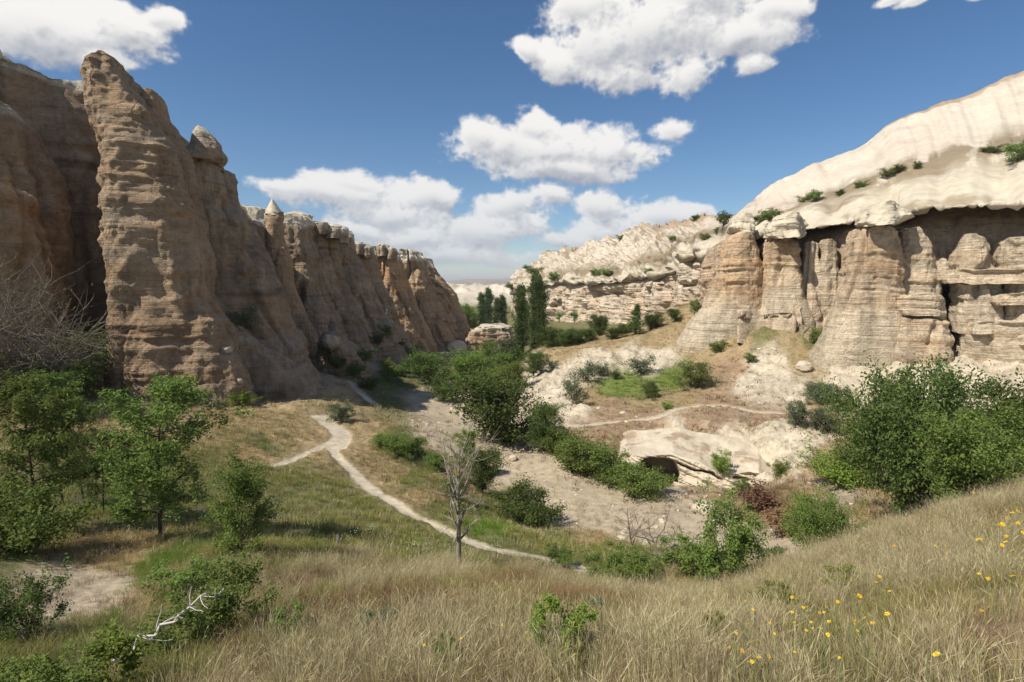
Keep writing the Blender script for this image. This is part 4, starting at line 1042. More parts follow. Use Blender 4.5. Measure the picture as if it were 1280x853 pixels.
# thicket and trees at the left
plant('locust_tree', 'locust_a', 208, 674, 208, 1.0, 'young locust tree with layered feathery sprays and twin dark trunk', 'tree')
plant('locust_tree', 'locust_b', 45, 664, 206, 0.85, 'slender tree with a bare dark stem beside the sandy clearing', 'tree')
plant('locust_tree', 'locust_c', 298, 692, 132, 0.82, 'bushy young locust leafed down to the meadow grass', 'tree')
for lab_, (px, py, h) in zip(['sapling with the tallest crown in the thicket below the thorny tree', 'sapling behind the slender tree in the shaded thicket', 'short sapling between the thicket and the locust tree', 'lowest sapling right beside the locust tree'], ((72, 632, 150), (100, 630, 140), (132, 642, 118), (162, 648, 100))):
    plant('sapling', 'locust_b', px, py, h, 0.75, lab_, 'tree', 'saplings in the thicket', LD if px != 100 else LL)
plant('shrub', 'bush_a', 12, 690, 90, 1.0, 'dark leafy shrub at the foot of the slender tree', 'shrub', None, LL)
plant('shrub', 'near_a', 14, 800, 92, 0.85, 'broad dark shrub overhanging the sandy clearing', 'shrub', None, LD)
plant('shrub', 'near_a', 20, 920, 110, 1.0, 'low broad-leaved shrub in front of the sandy clearing', 'shrub', None, LL)
plant('shrub', 'near_b', 120, 880, 90, 1.3, 'bright leafy sprig at the base of the bleached branch', 'shrub', None, LB)
plant('shrub', 'near_a', 268, 806, 108, 0.95, 'round dense shrub behind the bleached branch', 'shrub', None, LL)
plant('shrub', 'bush_c', 226, 745, 52, 1.3, 'loose green shrub beside the lush grass clump', 'shrub', None, LL)
plant('dead_tree', 'tangle', 22, 496, 212, 0.95, 'large bare grey thorny tree tangled against the cliff foot', 'dead tree', ymin=30)
plant('shrub', 'bush_a', 92, 492, 82, 0.9, 'green shrub growing inside the bare thorny tree', 'shrub', None, LL, 28)
plant('shrub', 'bush_b', 60, 520, 60, 1.2, 'leafy shrub at the foot of the bare thorny tree', 'shrub', None, LL, 26)
plant('shrub', 'scrub_b', 150, 505, 24, 1.2, 'low dark shrub at the foot of the pinnacle', 'shrub', None, LL, 30)
plant('shrub', 'scrub_a', 302, 410, 26, 1.6, 'grey green bush growing on the shaded cliff wall', 'shrub')
plant('shrub', 'bush_b', 300, 505, 16, 1.8, 'flat green bush at the cliff foot by the dry mound', 'shrub', None, LB, 30)
# middle of the valley
plant('shrub', 'bush_c', 425, 526, 30, 1.0, 'scraggly bush on the dry mound above the path fork', 'shrub', None, LG)
for lab_, (px, py, h, w) in zip(['green bush on the bank beside the golden grass', 'wide green bush at the rim of the eroded bank', 'small green bush near the path fork bank', 'green bush part way down the eroded bank', 'green bush right behind the forked dead tree'], ((500, 572, 30, 1.1), (520, 568, 26, 1.2), (482, 562, 22, 1.3), (545, 590, 24, 1.2), (565, 622, 30, 1.0))):
    plant('shrub', 'bush_b', px, py, h, w, lab_, 'shrub', 'bushes on the eroded bank', LL)
plant('sapling', 'locust_b', 584, 590, 58, 0.9, 'slim bright green sapling at the edge of the sandy bed', 'tree', None, LB)
plant('sapling', 'locust_c', 486, 478, 32, 0.8, 'pale green sapling in the cliff shade beside the wash', 'tree', None, LB)
plant('round_tree', 'round_a', 603, 617, 66, 0.9, 'small round dark tree with its trunk in the sand', 'tree', None, LD)
plant('shrub', 'bush_a', 655, 654, 54, 0.98, 'round dense bush casting a shadow across the sand', 'shrub', None, LD)
plant('round_tree', 'round_b', 640, 553, 100, 1.05, 'largest spreading green tree in the stream bed', 'tree', None, LD)
plant('round_tree', 'round_a', 682, 562, 66, 0.85, 'dark tree leaning on the right bank of the bed', 'tree', None, LD)
for lab_, (px, py, h, w, m) in zip(['leafy tree of the valley clump closest to the shaded cliff', 'tree in the valley clump beside the very dark bush', 'tree in the valley clump above the largest spreading tree', 'small tree of the valley clump below the rock spur', 'greyish tree at the back of the valley clump'], ((543, 482, 50, 1.0, LD), (574, 480, 46, 1.1, LL), (602, 478, 42, 1.1, LD), (624, 468, 36, 1.2, LL), (588, 466, 34, 1.3, LG))):
    plant('round_tree', 'round_b', px, py, h, w, lab_, 'tree', 'clump of trees up the valley', m)
plant('shrub', 'bush_a', 552, 502, 34, 0.8, 'very dark bush on the sand below the tree clump', 'shrub', None, LD)
for lab_, (px, py, h, w) in zip(['long dense bush at the middle of the sandy bed edge', 'dense bush next to the long bush on the bed edge', 'bush under the dark leaning tree on the bed edge', 'dense bush in front of the cave mouth', 'small bush between the bed edge bushes and the cave'], ((724, 590, 46, 1.15), (750, 596, 40, 1.1), (702, 568, 36, 1.1), (796, 622, 44, 1.1), (775, 604, 30, 1.2))):
    plant('shrub', 'bush_a', px, py, h, w, lab_, 'shrub', 'bushes along the sandy bed', LL)
for lab_, (px, py, h, w, m) in zip(['low tree at the sunny foot of the rock spur', 'pale tree beside the spur and the sandy bed', 'dense tree hugging the bank under the poplars', 'broad low tree behind the largest spreading tree', 'small bright tree on the sand edge of the wash'], ((612, 452, 30, 1.2, LL), (640, 488, 40, 1.2, LL), (668, 470, 34, 1.2, LD), (615, 498, 44, 1.2, LL), (530, 470, 30, 1.3, LL))):
    plant('round_tree', 'round_a', px, py, h, w, lab_, 'tree', None, m, 60)
# poplars and the trees beyond
for lab_, (px, py, h, w) in zip(['tall columnar poplar by the grey green tree', 'tallest dark columnar poplar of the valley', 'poplar nearest the dark bushes below the far cliff', 'shorter poplar between the tall columnar poplars'], ((648, 450, 96, 0.72), (669, 450, 106, 0.8), (680, 452, 98, 0.72), (658, 454, 80, 0.75))):
    plant('poplar_tree', 'poplar_a', px, py, h, w, lab_, 'tree', 'near poplars', LP, 100)
for px, py, h, w in ((601, 410, 46, 1.2), (610, 410, 52, 1.1), (630, 410, 44, 1.2), (618, 410, 40, 1.1)):
    plant('poplar_tree', 'poplar_b', px, py, h, w, 'slim distant poplar in front of the white badlands', 'tree', 'distant poplars', LP, 200)
for px, py, h in ((572, 408, 34), (586, 407, 32), (562, 400, 26), (594, 410, 24)):
    plant('round_tree', 'round_b', px, py, h, 0.9, 'distant pale green tree past the end of the shaded cliff', 'tree', 'distant trees past the shaded cliff', LL, 200)
plant('round_tree', 'round_a', 636, 458, 40, 1.15, 'rounded grey green tree beside the near poplars', 'tree', None, LG, 80)
for lab_, (px, py, h, w) in zip(['big dark bush right beside the tallest poplar', 'dark bush second from the poplars below the far cliff', 'wide low dark bush on the flat below the far cliff', 'tall dark bush left of the pointed dark tree', 'low bush beneath the tall dark bush', 'round bush right of the pointed dark tree', 'small dark bush where the golden talus starts', 'smallest dark bush between the wide and the tall bush', 'dark bush touching the pointed dark tree'], ((690, 434, 30, 1.1), (708, 432, 22, 1.3), (726, 428, 20, 1.4), (748, 420, 30, 0.9), (765, 424, 18, 1.3), (818, 410, 22, 1.2), (846, 402, 18, 1.0), (738, 425, 16, 1.2), (780, 418, 16, 1.2))):
    plant('shrub', 'round_b', px, py, h, w, lab_, 'shrub', 'dark bushes below the far cliff', LD, 70)
plant('cone_tree', 'cone_tree', 794, 418, 38, 1.0, 'pointed dark tree standing in front of the white far cliff', 'tree', None, LD, 70)
plant('shrub', 'bush_b', 866, 390, 18, 0.9, 'small bush tucked at the foot of the layered cliff', 'shrub', None, LL, 70)
# right bank and slopes
plant('shrub', 'bush_b', 866, 484, 34, 1.2, 'wide green bush at the end of the grassy hollow', 'shrub', None, LL)
plant('shrub', 'bush_b', 812, 498, 22, 1.0, 'dark bush in the grassy hollow', 'shrub', None, LD)
plant('shrub', 'bush_b', 770, 474, 12, 1.0, 'small dark bush below the pale bank', 'shrub', None, LD)
plant('shrub', 'scrub_a', 806, 468, 24, 1.2, 'greyish twiggy bush against the pale bank', 'shrub')
plant('shrub', 'bush_c', 834, 511, 12, 1.3, 'bright low bush above the right hand path', 'shrub', None, LB)
for lab_, (px, py, h, w) in zip(['upright sparse grey shrub at the pale bank foot', 'wide grey scrub on the middle of the pale bank', 'low grey scrub on the pale bank crest', 'small scrub on the bank under the poplars', 'scrub at the near end of the bank by the poplars'], ((716, 506, 34, 0.8), (735, 476, 24, 1.2), (752, 470, 18, 1.2), (690, 462, 14, 1.0), (676, 466, 14, 1.0))):
    plant('shrub', 'scrub_a', px, py, h, w, lab_, 'shrub', 'scrub on the pale bank', LG)
for lab_, (px, py, h, w) in zip(['largest bush on the dry talus below the ochre buttress', 'tiny bush on the talus left of the largest talus bush', 'tiny bush low on the talus above the bare ground', 'bush in the green gully left of the broad pale buttress', 'bush at the top of the green gully under thin columns', 'small bush right under the second ochre buttress'], ((908, 446, 20, 1.2), (893, 440, 12, 1.2), (936, 452, 10, 1.3), (1022, 428, 18, 1.0), (1012, 400, 16, 1.0), (1024, 388, 14, 0.9))):
    plant('shrub', 'scrub_b', px, py, h, w, lab_, 'shrub', 'bushes on the talus', LL, 50)
for lab_, (px, py, h, w) in zip(['grey bush at the top of the gully', 'grey bush on the right flank of the gully', 'grey bush where the right hand path ends', 'largest dark bush low in the gully', 'small grey bush under the talus'], ((1028, 506, 30, 1.0), (1046, 512, 30, 1.1), (996, 532, 32, 0.9), (1034, 542, 34, 1.1), (1016, 498, 20, 1.2))):
    plant('shrub', 'bush_b', px, py, h, w, lab_, 'shrub', 'bushes in the gully', LG, 30)
plant('shrub', 'bush_c', 901, 592, 34, 0.75, 'bright green bush on the rock ledge beside the cave', 'shrub', None, LB, 30)
plant('shrub', 'bush_c', 974, 594, 26, 0.8, 'bright green bush in a cleft of the pale rock', 'shrub', None, LB, 28)
plant('shrub', 'bush_b', 925, 622, 24, 1.0, 'low green bush in front of the layered rock', 'shrub', None, LL, 25)
plant('shrub', 'scrub_b', 952, 636, 30, 1.3, 'rusty brown brush heap beside the layered rock', 'shrub', None, LR, 22)
plant('shrub', 'scrub_b', 985, 668, 34, 1.1, 'reddish dry bush below the dense thicket', 'shrub', None, LR, 18)
# thicket at the right
plant('thicket', 'thicket_a', 1152, 646, 205, 0.62, 'largest dense green thicket rising beside the grassy spur', 'thicket', None, LD, 15)
plant('thicket', 'thicket_b', 1246, 622, 160, 0.72, 'dense green thicket at the far side of the grassy spur', 'thicket', None, LD, 15)
plant('thicket', 'thicket_b', 1108, 604, 110, 0.8, 'green thicket at the left foot of the largest thicket', 'thicket', None, LL, 15)
plant('thicket', 'thicket_a', 1205, 640, 140, 0.8, 'green thicket filling the gap between the two tall thickets', 'thicket', None, LL, 15)
plant('thicket', 'thicket_a', 1310, 630, 170, 0.8, 'dense thicket at the upper end of the grassy spur', 'thicket', None, LD, 15)
plant('shrub', 'bush_a', 1052, 602, 46, 1.3, 'light green rounded bush under the thicket edge', 'shrub', None, LB, 20)
plant('thicket', 'thicket_b', 1022, 688, 82, 0.75, 'mixed green bush beside a pale dead stem', 'thicket', None, LL, 17)
plant('shrub', 'bush_c', 992, 660, 36, 1.0, 'yellow green bush next to the rusty brush', 'shrub', None, LY, 18)
plant('dead_tree', 'bare_a', 1024, 672, 60, 0.5, 'thin pale dead stem in front of the mixed green bush', 'dead tree', ymin=15)
plant('shrub', 'near_a', 905, 728, 112, 0.72, 'tall leafy shrub growing below the cave', 'shrub', None, LL, 10)
plant('shrub', 'near_b', 872, 724, 50, 1.3, 'low olive bush beside the tall leafy shrub', 'shrub', None, LL, 10)
plant('shrub', 'scrub_b', 962, 704, 24, 1.2, 'small dark bush on the sandy pad', 'shrub', None, LD, 13)
# bushes in the foreground grass
plant('shrub', 'near_b', 690, 828, 82, 0.85, 'bright lime green shrub in the dry russet grass', 'shrub', None, LB)
for lab_, (px, py, h, w) in zip(['low green shrub under the thin dead sapling', 'small low shrub left of the thin dead sapling where the path ends', 'low shrub beside the clawed dead sapling', 'low shrub on the crest between path and forked dead tree'], ((782, 728, 46, 1.2), (748, 722, 30, 1.3), (812, 722, 30, 1.2), (700, 708, 26, 1.4))):
    plant('shrub', 'near_a', px, py, h, w, lab_, 'shrub', 'low shrubs on the grassy crest', LL, 8)
for lab_, (px, py, h, w, m) in zip(['dull green weed in the russet grass below the forked dead tree', 'low olive weed near the dense round shrub', 'small grey weed between the lime shrub and the crest', 'thin green weed in the straw grass', 'grey twiggy weed beside the lime shrub'], ((470, 800, 34, 1.2, LG), (360, 800, 40, 1.1, LL), (740, 775, 30, 1.3, LG), (560, 836, 36, 1.0, LL), (722, 822, 46, 1.0, LG))):
    plant('weed', 'near_b', px, py, h, w, lab_, 'weed', None, m)
plant('shrub', 'near_b', 1056, 742, 36, 1.3, 'sparse yellowish shrub in the pale grass', 'shrub', None, LY)
plant('shrub', 'near_b', 985, 772, 36, 1.4, 'sparse olive shrub beside the yellow flowers', 'shrub', None, LY)
plant('shrub', 'near_b', 892, 806, 40, 0.8, 'thin olive weed in the pale grass', 'shrub', None, LY)
plant('dead_tree', 'bare_a', 568, 712, 205, 1.05, 'forked pale dead tree with bare upright twigs beside the path', 'dead tree', ymin=11)
plant('dead_tree', 'bare_b', 790, 704, 96, 0.8, 'thin dark dead sapling on the crest', 'dead tree', ymin=9)
plant('dead_tree', 'bare_c', 834, 712, 102, 0.95, 'spreading dead sapling with a clawed crown', 'dead tree', ymin=9)
plant('dead_tree', 'bare_b', 193, 470, 38, 0.5, 'thin bare pole rising in front of the pinnacle', 'dead tree', ymin=20)
# cliff top bushes
for px, py, h, w in ((906, 282, 17, 0.9), (964, 277, 16, 1.3), (950, 279, 10, 1.4), (1020, 251, 13, 1.2), (1004, 254, 9, 1.4), (1050, 244, 7, 1.6), (1076, 234, 8, 1.5), (1108, 221, 10, 1.7), (1122, 216, 9, 1.4), (1146, 212, 9, 0.9)):
    plant('shrub', 'scrub_b', px, py, h, w, 'small green bush on the ledge of the white slope', 'shrub', 'bushes on the white slope ledge', LD if px % 4 else LL, 60)
plant('shrub', 'bush_b', 1272, 202, 26, 1.4, 'large green bush high on the white slope', 'shrub', None, LL, 60)
plant('shrub', 'scrub_b', 1240, 192, 9, 2.0, 'flat dark bush high on the white slope', 'shrub', None, LD, 60)
plant('round_tree', 'round_b', 866, 276, 9, 1.2, 'tiny lone tree on the far skyline', 'tree', None, LD, 100)
for px, py, h, w in ((410, 446, 20, 0.9), (470, 430, 14, 1.2), (500, 438, 14, 1.2), (440, 470, 18, 1.3), (455, 452, 16, 1.2), (480, 420, 14, 1.0), (420, 460, 14, 1.3), (512, 446, 14, 1.2), (500, 470, 18, 1.3), (460, 486, 16, 1.4)):
    plant('shrub', 'scrub_b', px, py, h, w, 'dark shrub at the foot of the shaded left cliff', 'shrub', 'shrubs below the shaded cliff', LD, 40)
for px, py, h in ((700, 400, 10), (720, 398, 9), (760, 345, 8), (775, 300, 6), (810, 342, 7), (670, 345, 12), (690, 350, 10), (660, 338, 7), (840, 300, 6), (880, 300, 8), (745, 345, 9), (640, 362, 9), (896, 292, 7)):
    plant('shrub', 'scrub_b', px, py, h, 1.4, 'speck of green scrub on the white far slope', 'shrub', 'scrub on the far slope', LL, 100)

# ------------------------------------------------------------------ grass and flowers
def tuft(seed, n, h, spread, width, lean=0.35, heads=False):
    r = np.random.default_rng(seed); V, T, tone = [], [], []
    for i in range(n):
        a = r.uniform(0, 6.283); rr = spread * math.sqrt(r.random()); p = np.array([rr * math.cos(a), rr * math.sin(a), -0.03])
        hh = h * r.uniform(0.45, 1.1); d = np.array([math.cos(a) + r.normal() * .6, math.sin(a) + r.normal() * .6, 0]) * lean * r.uniform(0.2, 1.2)
        s = np.array([-math.sin(a + r.normal() * .8), math.cos(a + r.normal() * .8), 0]) * width * r.uniform(0.7, 1.3)
        m = p + np.array([d[0] * .3, d[1] * .3, 0.6]) * hh; e = p + np.array([d[0], d[1], 1.0 - 0.25 * (d @ d)]) * hh
        k = len(V) ; tn = r.random()
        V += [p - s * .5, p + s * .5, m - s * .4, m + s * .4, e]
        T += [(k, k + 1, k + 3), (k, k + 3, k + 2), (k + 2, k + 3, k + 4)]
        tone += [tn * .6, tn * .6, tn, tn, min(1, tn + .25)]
        if heads and r.random() < heads:
            k = len(V); q = s / (np.linalg.norm(s) + 1e-9) * width * 2.2
            V += [m * .3 + e * .7, (m * .1 + e * .9) - q * .32, e + np.array([d[0], d[1], .4]) * .06, (m * .1 + e * .9) + q * .32]
            T += [(k, k + 1, k + 2), (k, k + 2, k + 3)]; tone += [1, 1, 1, 1]
    return np.array(V), np.array(T), np.array(tone)

def scatter(name, X, Y, sc, seed, src, mat, label, cat, lift=0.0):
    r = np.random.default_rng(seed); n = len(X)
    if n == 0: return
    Z = ground_z(X, Y) + lift
    me = bpy.data.meshes.new(name); me.vertices.add(n); me.vertices.foreach_set('co', np.stack([X, Y, Z], 1).astype(np.float32).ravel())
    ra = me.attributes.new('rot', 'FLOAT_VECTOR', 'POINT'); rt = np.stack([r.normal(size=n) * .10, 0.10 + r.normal(size=n) * .10, r.uniform(0, 6.283, n)], 1)
    ra.data.foreach_set('vector', rt.astype(np.float32).ravel())
    sa = me.attributes.new('siz', 'FLOAT_VECTOR', 'POINT'); sv = np.repeat(sc[:, None], 3, 1); sv[:, 2] *= r.uniform(.75, 1.2, n)
    sa.data.foreach_set('vector', sv.astype(np.float32).ravel())
    so = bpy.data.objects.new(name + '_source', src)
    o = link(name, me); tag(o, label, cat, None, 'stuff')
    g = bpy.data.node_groups.new(name, 'GeometryNodeTree')
    g.interface.new_socket('Geometry', in_out='INPUT', socket_type='NodeSocketGeometry'); g.interface.new_socket('Geometry', in_out='OUTPUT', socket_type='NodeSocketGeometry')
    gi = g.nodes.new('NodeGroupInput'); go = g.nodes.new('NodeGroupOutput')
    ip = g.nodes.new('GeometryNodeInstanceOnPoints'); oi = g.nodes.new('GeometryNodeObjectInfo'); oi.inputs['Object'].default_value = so
    n1 = g.nodes.new('GeometryNodeInputNamedAttribute'); n1.data_type = 'FLOAT_VECTOR'; n1.inputs['Name'].default_value = 'rot'
    n2 = g.nodes.new('GeometryNodeInputNamedAttribute'); n2.data_type = 'FLOAT_VECTOR'; n2.inputs['Name'].default_value = 'siz'
    L = g.links.new
    L(gi.outputs[0], ip.inputs['Points']); L(oi.outputs['Geometry'], ip.inputs['Instance'])
    L(n1.outputs['Attribute'], ip.inputs['Rotation']); L(n2.outputs['Attribute'], ip.inputs['Scale']); L(ip.outputs[0], go.inputs[0])
    md = o.modifiers.new('scatter', 'NODES'); md.node_group = g
    return o

def area_points(seed, n, y0, y1, pw=1.0):
    r = np.random.default_rng(seed)
    a = r.random(n); Y = ((y0 + 6) ** (1 + pw) + a * ((y1 + 6) ** (1 + pw) - (y0 + 6) ** (1 + pw))) ** (1 / (1 + pw)) - 6
    X = r.uniform(-1.08, 1.08, n) * (Y + 6)
    px, py = proj(np.stack([X, Y, ground_z(X, Y)], 1))
    ok = (px > -160) & (px < 1440) & (py < 1000)
    ok &= grid_sample(path_m, X, Y) < 0.6 * r.random(n) ** 0.5
    return X[ok], Y[ok], r.random(ok.sum()), r

def mk_src(name, seed, mat, *a, **k):
    V, T, tone = tuft(seed, *a, **k)
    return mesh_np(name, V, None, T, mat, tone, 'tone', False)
LAYERS = [  # name, y0, y1, n, power, tuft (blades, height, spread, width)
  ('near', 1.0, 17.0, 42000, 0.8, (42, 0.30, 0.10, 0.0029)),
  ('mid', 15.0, 48.0, 52000, 0.8, (24, 0.30, 0.20, 0.011)),
  ('far', 46.0, 135.0, 42000, 0.6, (16, 0.36, 0.36, 0.030))]
TYPES = [  # object, material, label, weight per zone class, height factor
  ('dry_grass', M_grass_pale, 'pale feathery dry grass covering the near slope', {'pale': .72, 'brown': .06, 'green': .08, 'dgreen': .05, 'gold': .12, 'dirt': .12, 'lush': 0.05, 'rock': .03, 'sand': .015}, 1.15),
  ('meadow_grass', M_grass_green, 'olive green meadow grass on the valley floor', {'green': 1.0, 'dgreen': .9, 'lush': .3, 'pale': .40, 'gold': .14, 'brown': .34, 'dirt': .06, 'shade': .05}, 0.8),
  ('lush_grass', M_grass_lush, 'bright green lush grass in damp spots', {'lush': 1.0, 'green': .10, 'dgreen': .12}, 0.8),
  ('golden_grass', M_grass_gold, 'golden dry grass on the mounds and banks', {'gold': 1.0, 'dirt': .38, 'rock': .05, 'green': .07, 'brown': .06, 'shade': .08, 'sand': .012}, 0.7),
  ('russet_weed', M_weed_brown, 'russet dry weeds among the grass', {'brown': .85, 'dirt': .34, 'gold': .07, 'pale': .16, 'rock': .06, 'sand': .06}, 0.8)]
for lname, y0, y1, n, pw, tf in LAYERS:
    X, Y, rr, r = area_points(hash(lname) % 97 if False else {'near': 41, 'mid': 42, 'far': 43}[lname], n, y0, y1, pw)
    wz = {k: grid_sample(ZF[k], X, Y) for k in CL}
    clus = np.clip(0.75 + 0.9 * fbm(X * 0.8, Y * 0.8, 2.0, 3), 0.1, 1.3)
    cum = np.zeros(len(X))
    pat = [1 + 2.3 * fbm(X * 0.40 + 7 * q, Y * 0.33, q * 3.3, 3) for q in range(5)]
    for ti, (tn, mat, lab, wt, hf) in enumerate(TYPES):
        p = sum(wz[k] * v for k, v in wt.items()) * clus * np.clip(pat[ti], 0.05, 2)
        ok = (rr >= cum) & (rr < cum + p); cum = cum + p
        src = mk_src(tn + '_' + lname, 60 + ti, mat, tf[0], tf[1] * hf, tf[2], tf[3], lean=0.4 if ti != 4 else 0.8, heads=0.5 if ti == 0 and lname == 'near' else 0)
        sc = r.uniform(0.6, 1.35, ok.sum()) * lerp(0.4, 1.0, sstep(1.0, 4.5, grid_sample(path_d, X[ok], Y[ok])))
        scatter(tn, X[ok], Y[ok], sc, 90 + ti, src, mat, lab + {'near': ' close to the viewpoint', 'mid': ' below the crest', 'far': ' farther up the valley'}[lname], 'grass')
# white daisies in the meadow
X, Y, rr, r = area_points(51, 16000, 17, 46, 0.8)
ok = (rr < 0.22 * grid_sample(ZF['green'], X, Y) * sstep(0.0, 0.3, fbm(X * 0.25, Y * 0.25, 6.0, 3)))
V, T, tn = [], [], []
r_ = np.random.default_rng(8)
for i in range(7):
    c = np.array([r_.normal() * .15, r_.normal() * .15, 0.30 + r_.random() * .12]); k = len(V)
    V += [c + np.array([math.cos(a), math.sin(a), 0]) * 0.016 for a in np.linspace(0, 6.283, 7)[:-1]]
    T += [(k, k + 1, k + 2), (k, k + 2, k + 3), (k, k + 3, k + 4), (k, k + 4, k + 5)]; tn += [r_.random()] * 6
scatter('white_daisies', X[ok], Y[ok], np.ones(ok.sum()), 95, mesh_np('daisy', np.array(V), None, np.array(T), M_petal_white, np.array(tn), 'tone', False), M_petal_white, 'tiny white daisies sprinkled over the green meadow', 'flowers')
# loose stones on sand and banks
def stone_mesh(seed, k=1.0):
    r = np.random.default_rng(seed); th = np.linspace(0, np.pi, 6)[1:-1]; ph = np.linspace(0, 2 * np.pi, 9)[:-1]
    T, Pp = np.meshgrid(th, ph, indexing='ij'); d = 1 + r.normal(size=T.shape) * .14
    V = np.stack([np.sin(T) * np.cos(Pp) * d, np.sin(T) * np.sin(Pp) * d * .8, np.cos(T) * d * .55], -1).reshape(-1, 3) * k
    V = np.concatenate([V, [[0, 0, .5 * k], [0, 0, -.5 * k]]]); q = grid_quads(4, 8, True)
    t = [(32, j, (j + 1) % 8) for j in range(8)] + [(33, 24 + (j + 1) % 8, 24 + j) for j in range(8)]
    return mesh_np('stone', V, q[:, ::-1], np.array(t)[:, ::-1][:, [2, 1, 0]], M_stone, smooth=False)
X, Y, rr, r = area_points(52, 26000, 18, 100, 0.7)
ok = rr < 0.30 * (grid_sample(ZF['sand'], X, Y) + .8 * grid_sample(ZF['rock'], X, Y) + .3 * grid_sample(ZF['dirt'], X, Y))
scatter('gravel', X[ok], Y[ok], r.gamma(1.5, 0.055, ok.sum()), 96, stone_mesh(3), M_stone, 'loose pale stones strewn over the sandy bed and banks', 'gravel', 0.02)

# yellow flowers, one by one
def flower_meshes(seed):
    r = np.random.default_rng(seed); V, T, tn = [], [], []
    for k in range(11):
        a = 2 * math.pi * k / 11 + r.normal() * .06; ca, sa = math.cos(a), math.sin(a); n_ = len(V); L = r.uniform(.9, 1.1); dz = r.normal() * .08
        V += [(ca * .25, sa * .25, 0), (ca * .65 - sa * .20, sa * .65 + ca * .20, .10 + dz), (ca * L, sa * L, .02 + dz), (ca * .65 + sa * .20, sa * .65 - ca * .20, .10 + dz)]
        T += [(n_, n_ + 1, n_ + 2), (n_, n_ + 2, n_ + 3)]; tn += [r.random()] * 4
    pet = mesh_np('petals', np.array(V), None, np.array(T), M_petal, np.array(tn), 'tone', False)
    V = [(0, 0, .16)] + [(math.cos(a) * .3, math.sin(a) * .3, .05) for a in np.linspace(0, 6.283, 9)[:-1]]
    disc = mesh_np('disc', np.array(V), None, np.array([(0, 1 + j, 1 + (j + 1) % 8) for j in range(8)]), M_disc)
    return pet, disc
FLM = [flower_meshes(i) for i in range(3)]
Vs, Qs = tubes([(np.array([(0, 0, 0), (.02, 0, .35), (.0, .02, .7), (.03, .01, 1)]), np.array([.012, .011, .009, .008]))], 4)
STM = mesh_np('flower_stem', Vs, Qs, None, M_stem)
FLOW = [(1160,840,9),(1106,786,7),(1088,797,6.5),(1079,798,6.5),(1072,757,6),(1072,763,5.5),(1111,766,6.5),(1024,806,5.5),(1028,814,5),(1019,815,5),(1037,789,5),(1033,794,4.5),(1040,771,5),(1044,768,4.5),(1030,775,4),(1066,752,4.5),(1098,730,4.5),(1103,732,4.5),(1094,737,4.5),(1090,751,4.5),(1099,749,4.5),(1107,749,4),(1013,791,4.5),(1010,795,4.5),(1002,777,4),(984,758,4.5),(988,760,4),(1015,763,4.5),
        (924,831,5),(908,828,5),(936,843,5),(945,838,5.5),(950,822,4),(958,838,5.5),(971,851,5),(932,846,4.5),(928,791,4),(932,796,4),(918,811,4),(980,797,4),(1258,739,7),(1231,740,5),(1243,751,5),(1220,731,5),(1268,692,5),(1252,685,5),(1262,668,5),(1250,660,5.5),(1256,654,5),(1268,660,5),(1274,672,5),(1262,646,5),(1240,650,4.5),(1270,646,5.5),(1245,662,4.5),(1256,678,5),(1230,666,4.5),(1180,690,4),(1164,678,4),(1115,690,4),(1150,672,4),(1210,655,4.5)]
fr_ = random.Random(9)
FLOW += [(fr_.gauss(1010, 55), fr_.gauss(790, 26), 3.6) for _ in range(26)] + [(fr_.gauss(1235, 30), fr_.gauss(690, 28), 4.2) for _ in range(14)] + [(fr_.gauss(590, 90), fr_.gauss(812, 18), 3.0) for _ in range(12)]
for i, (px, py, rp) in enumerate(FLOW):
    g0 = pick(px, py); dist = g0[1] * .995 - g0[2] * .1
    hh = 0.34
    g1 = pick(px, min(py + hh * F / dist * 0.85, 960)); dist = g1[1] * .995 - g1[2] * .1
    o = root('yellow_flower', tuple(g1), label=('small yellow daisy in the straw grass around the lime green shrub' if px < 800 else 'yellow daisy on a thin stem among the sparse olive and yellowish shrubs' if px < 1150 else 'yellow daisy high on the grassy spur below the dense thicket'), cat='flower', group=('flowers around the lime shrub' if px < 800 else 'flowers among the sparse shrubs' if px < 1150 else 'flowers high on the spur'))
    st_ = link('stem', STM, o, None, (PR.uniform(-.12, .12), PR.uniform(-.12, .12), 0), (0.45, 0.45, hh))
    R_ = rp / F * dist * 0.56
    head = (0.0, 0.0, hh)
    rt = (PR.uniform(.2, .8), PR.uniform(-.5, .5), PR.uniform(0, 6))
    pe, di = FLM[i % 3]
    link('petals', pe, o, head, rt, R_); link('disc', di, o, head, rt, R_)

# bleached fallen branch, stump, boulders
r = np.random.default_rng(77)
p0 = pick(140, 846); p1 = pick(270, 800); d1 = p1[1] * .995 - p1[2] * .1
a0 = np.array(p0) + (0, 0, 0.10); a1 = unp(276, 739, p0[1] + 0.5)
main = np.array([a0 + (a1 - a0) * t + r.normal(size=3) * .035 + np.array([0, 0, .10 * math.sin(3 * t)]) for t in np.linspace(0, 1, 12)])
polys = [(main - p0, np.linspace(.026, .006, 12))]; tw = []
for k in range(26):
    i = r.integers(1, 11); d = (main[i + 1] - main[i]); d /= np.linalg.norm(d); d = d + r.normal(size=3) * .8
    b = branch(r, main[i] - p0, d, r.uniform(.12, .5) * (1.1 - i / 14), 5, .22); tw.append((b, np.linspace(.008, .003, 5)))
db = root('dead_branch', tuple(p0), label='bleached bare branch leaning out of the grass', cat='branch')
M_bleach = tint_mat('bleached wood', (0.42, 0.39, 0.34), (0.66, 0.63, 0.57), 0.9, 0, False, 0.03, 20)
V, Q = tubes(polys, 6); link('limb', mesh_np('limb', V, Q, None, M_bleach), db)
V, Q = tubes(tw, 4); link('twigs', mesh_np('twigs', V, Q, None, M_bleach), db)
p = pick(424, 684, 11)
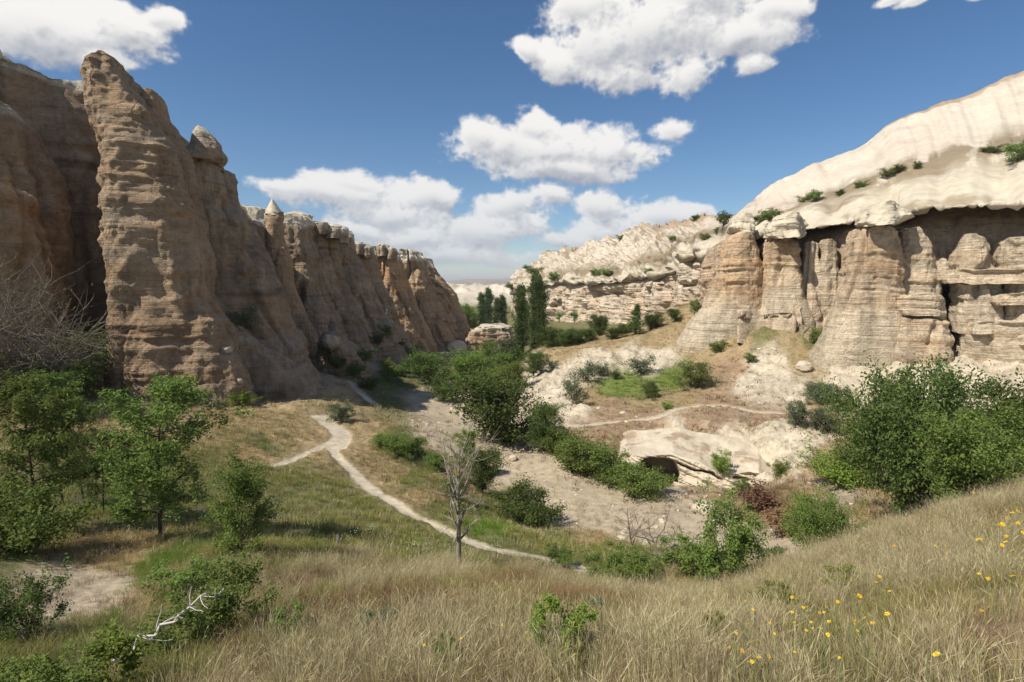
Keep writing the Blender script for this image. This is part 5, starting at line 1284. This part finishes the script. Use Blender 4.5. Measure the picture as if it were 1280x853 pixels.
V, Q = tubes([(np.array([(0, 0, -.1), (.02, 0, .25), (.0, .04, .5), (-.05, .02, .72)]), np.array([.16, .13, .11, .05])), (np.array([(0, 0, .2), (.15, 0, .45), (.22, .05, .6)]), np.array([.07, .05, .02]))], 8)
V = V * 0.6 + 0.015 * r.normal(size=V.shape)
tag(link('tree_stump', mesh_np('stump', V, Q, None, M_bark_dead), None, tuple(p)), 'small dark broken stump in the meadow grass', 'stump')
BOU = [(413, 432, 16, 1.2, 'knobbly pale boulder lit at the cliff foot'), (284, 440, 8, 1.5, 'small pale rock stuck in the lower cliff'), (300, 478, 7, 1.1, 'tiny white stone on the shaded slope'), (572, 440, 16, 1.3, 'pale rock heap at the end of the shaded cliff'), (880, 640, 16, 1.6, 'low pale slab in front of the cave'), (892, 655, 12, 1.4, 'pale block below the cave slab'), (958, 608, 20, 1.2, 'rounded pale boulder right of the cave'), (1000, 655, 10, 1.3, 'pale stone under the mixed bush'), (640, 575, 8, 1.2, 'lone stone in the sandy bed'), (870, 470, 9, 1.3, 'pale rock on the dry talus'), (1005, 462, 12, 1.6, 'flat pale ledge rock on the talus')]
for i, (px, py, hp, wd, lb) in enumerate(BOU):
    p = pick(px, py, 15); dist = p[1]; h = hp / F * dist
    th = np.linspace(0.02, np.pi - .02, 22); ph = np.linspace(0, 2 * np.pi, 32, endpoint=False); T, Pp = np.meshgrid(th, ph, indexing='ij')
    D = np.stack([np.sin(T) * np.cos(Pp), np.sin(T) * np.sin(Pp), np.cos(T)], -1)
    rr = 1 + .35 * fbm(D[..., 0] * 1.3 + i * 3, D[..., 1] * 1.3, D[..., 2] * 1.3, 4) + .10 * np.round(3 * fbm(D[..., 0] * 2 + i, D[..., 1] * 2, D[..., 2] * 3, 2)) / 1.5
    V = D * rr[..., None] * np.array([wd * h * .55, wd * h * .5, h * .6])
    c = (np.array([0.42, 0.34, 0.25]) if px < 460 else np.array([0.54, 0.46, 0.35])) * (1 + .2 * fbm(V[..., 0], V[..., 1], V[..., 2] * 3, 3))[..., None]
    tag(link('boulder', mesh_np('boulder', V, grid_quads(22, 32, True), None, M_white, c.reshape(-1, 3)), None, (p[0], p[1], p[2] + h * .28)), lb, 'boulder')

# ------------------------------------------------------------------ the air
hv = np.array([(x, y, z) for x in (-31000, 31000) for y in (-3000, 31500) for z in (-160, 175)], float)
hz_me = mesh_np('haze', hv, [(0, 1, 3, 2), (4, 6, 7, 5), (0, 4, 5, 1), (2, 3, 7, 6), (0, 2, 6, 4), (1, 5, 7, 3)], None, None, smooth=False)
hm = bpy.data.materials.new('thin air haze'); hm.use_nodes = True
hn = hm.node_tree.nodes; hl = hm.node_tree.links; hn.clear()
pv = hn.new('ShaderNodeVolumePrincipled'); pv.inputs['Color'].default_value = (0.86, 0.90, 1.0, 1); pv.inputs['Density'].default_value = 1.1e-4; pv.inputs['Anisotropy'].default_value = 0.1
ho = hn.new('ShaderNodeOutputMaterial'); hl.new(pv.outputs[0], ho.inputs['Volume'])
hz_me.materials.append(hm)
tag(link('haze', hz_me), kind='stuff')
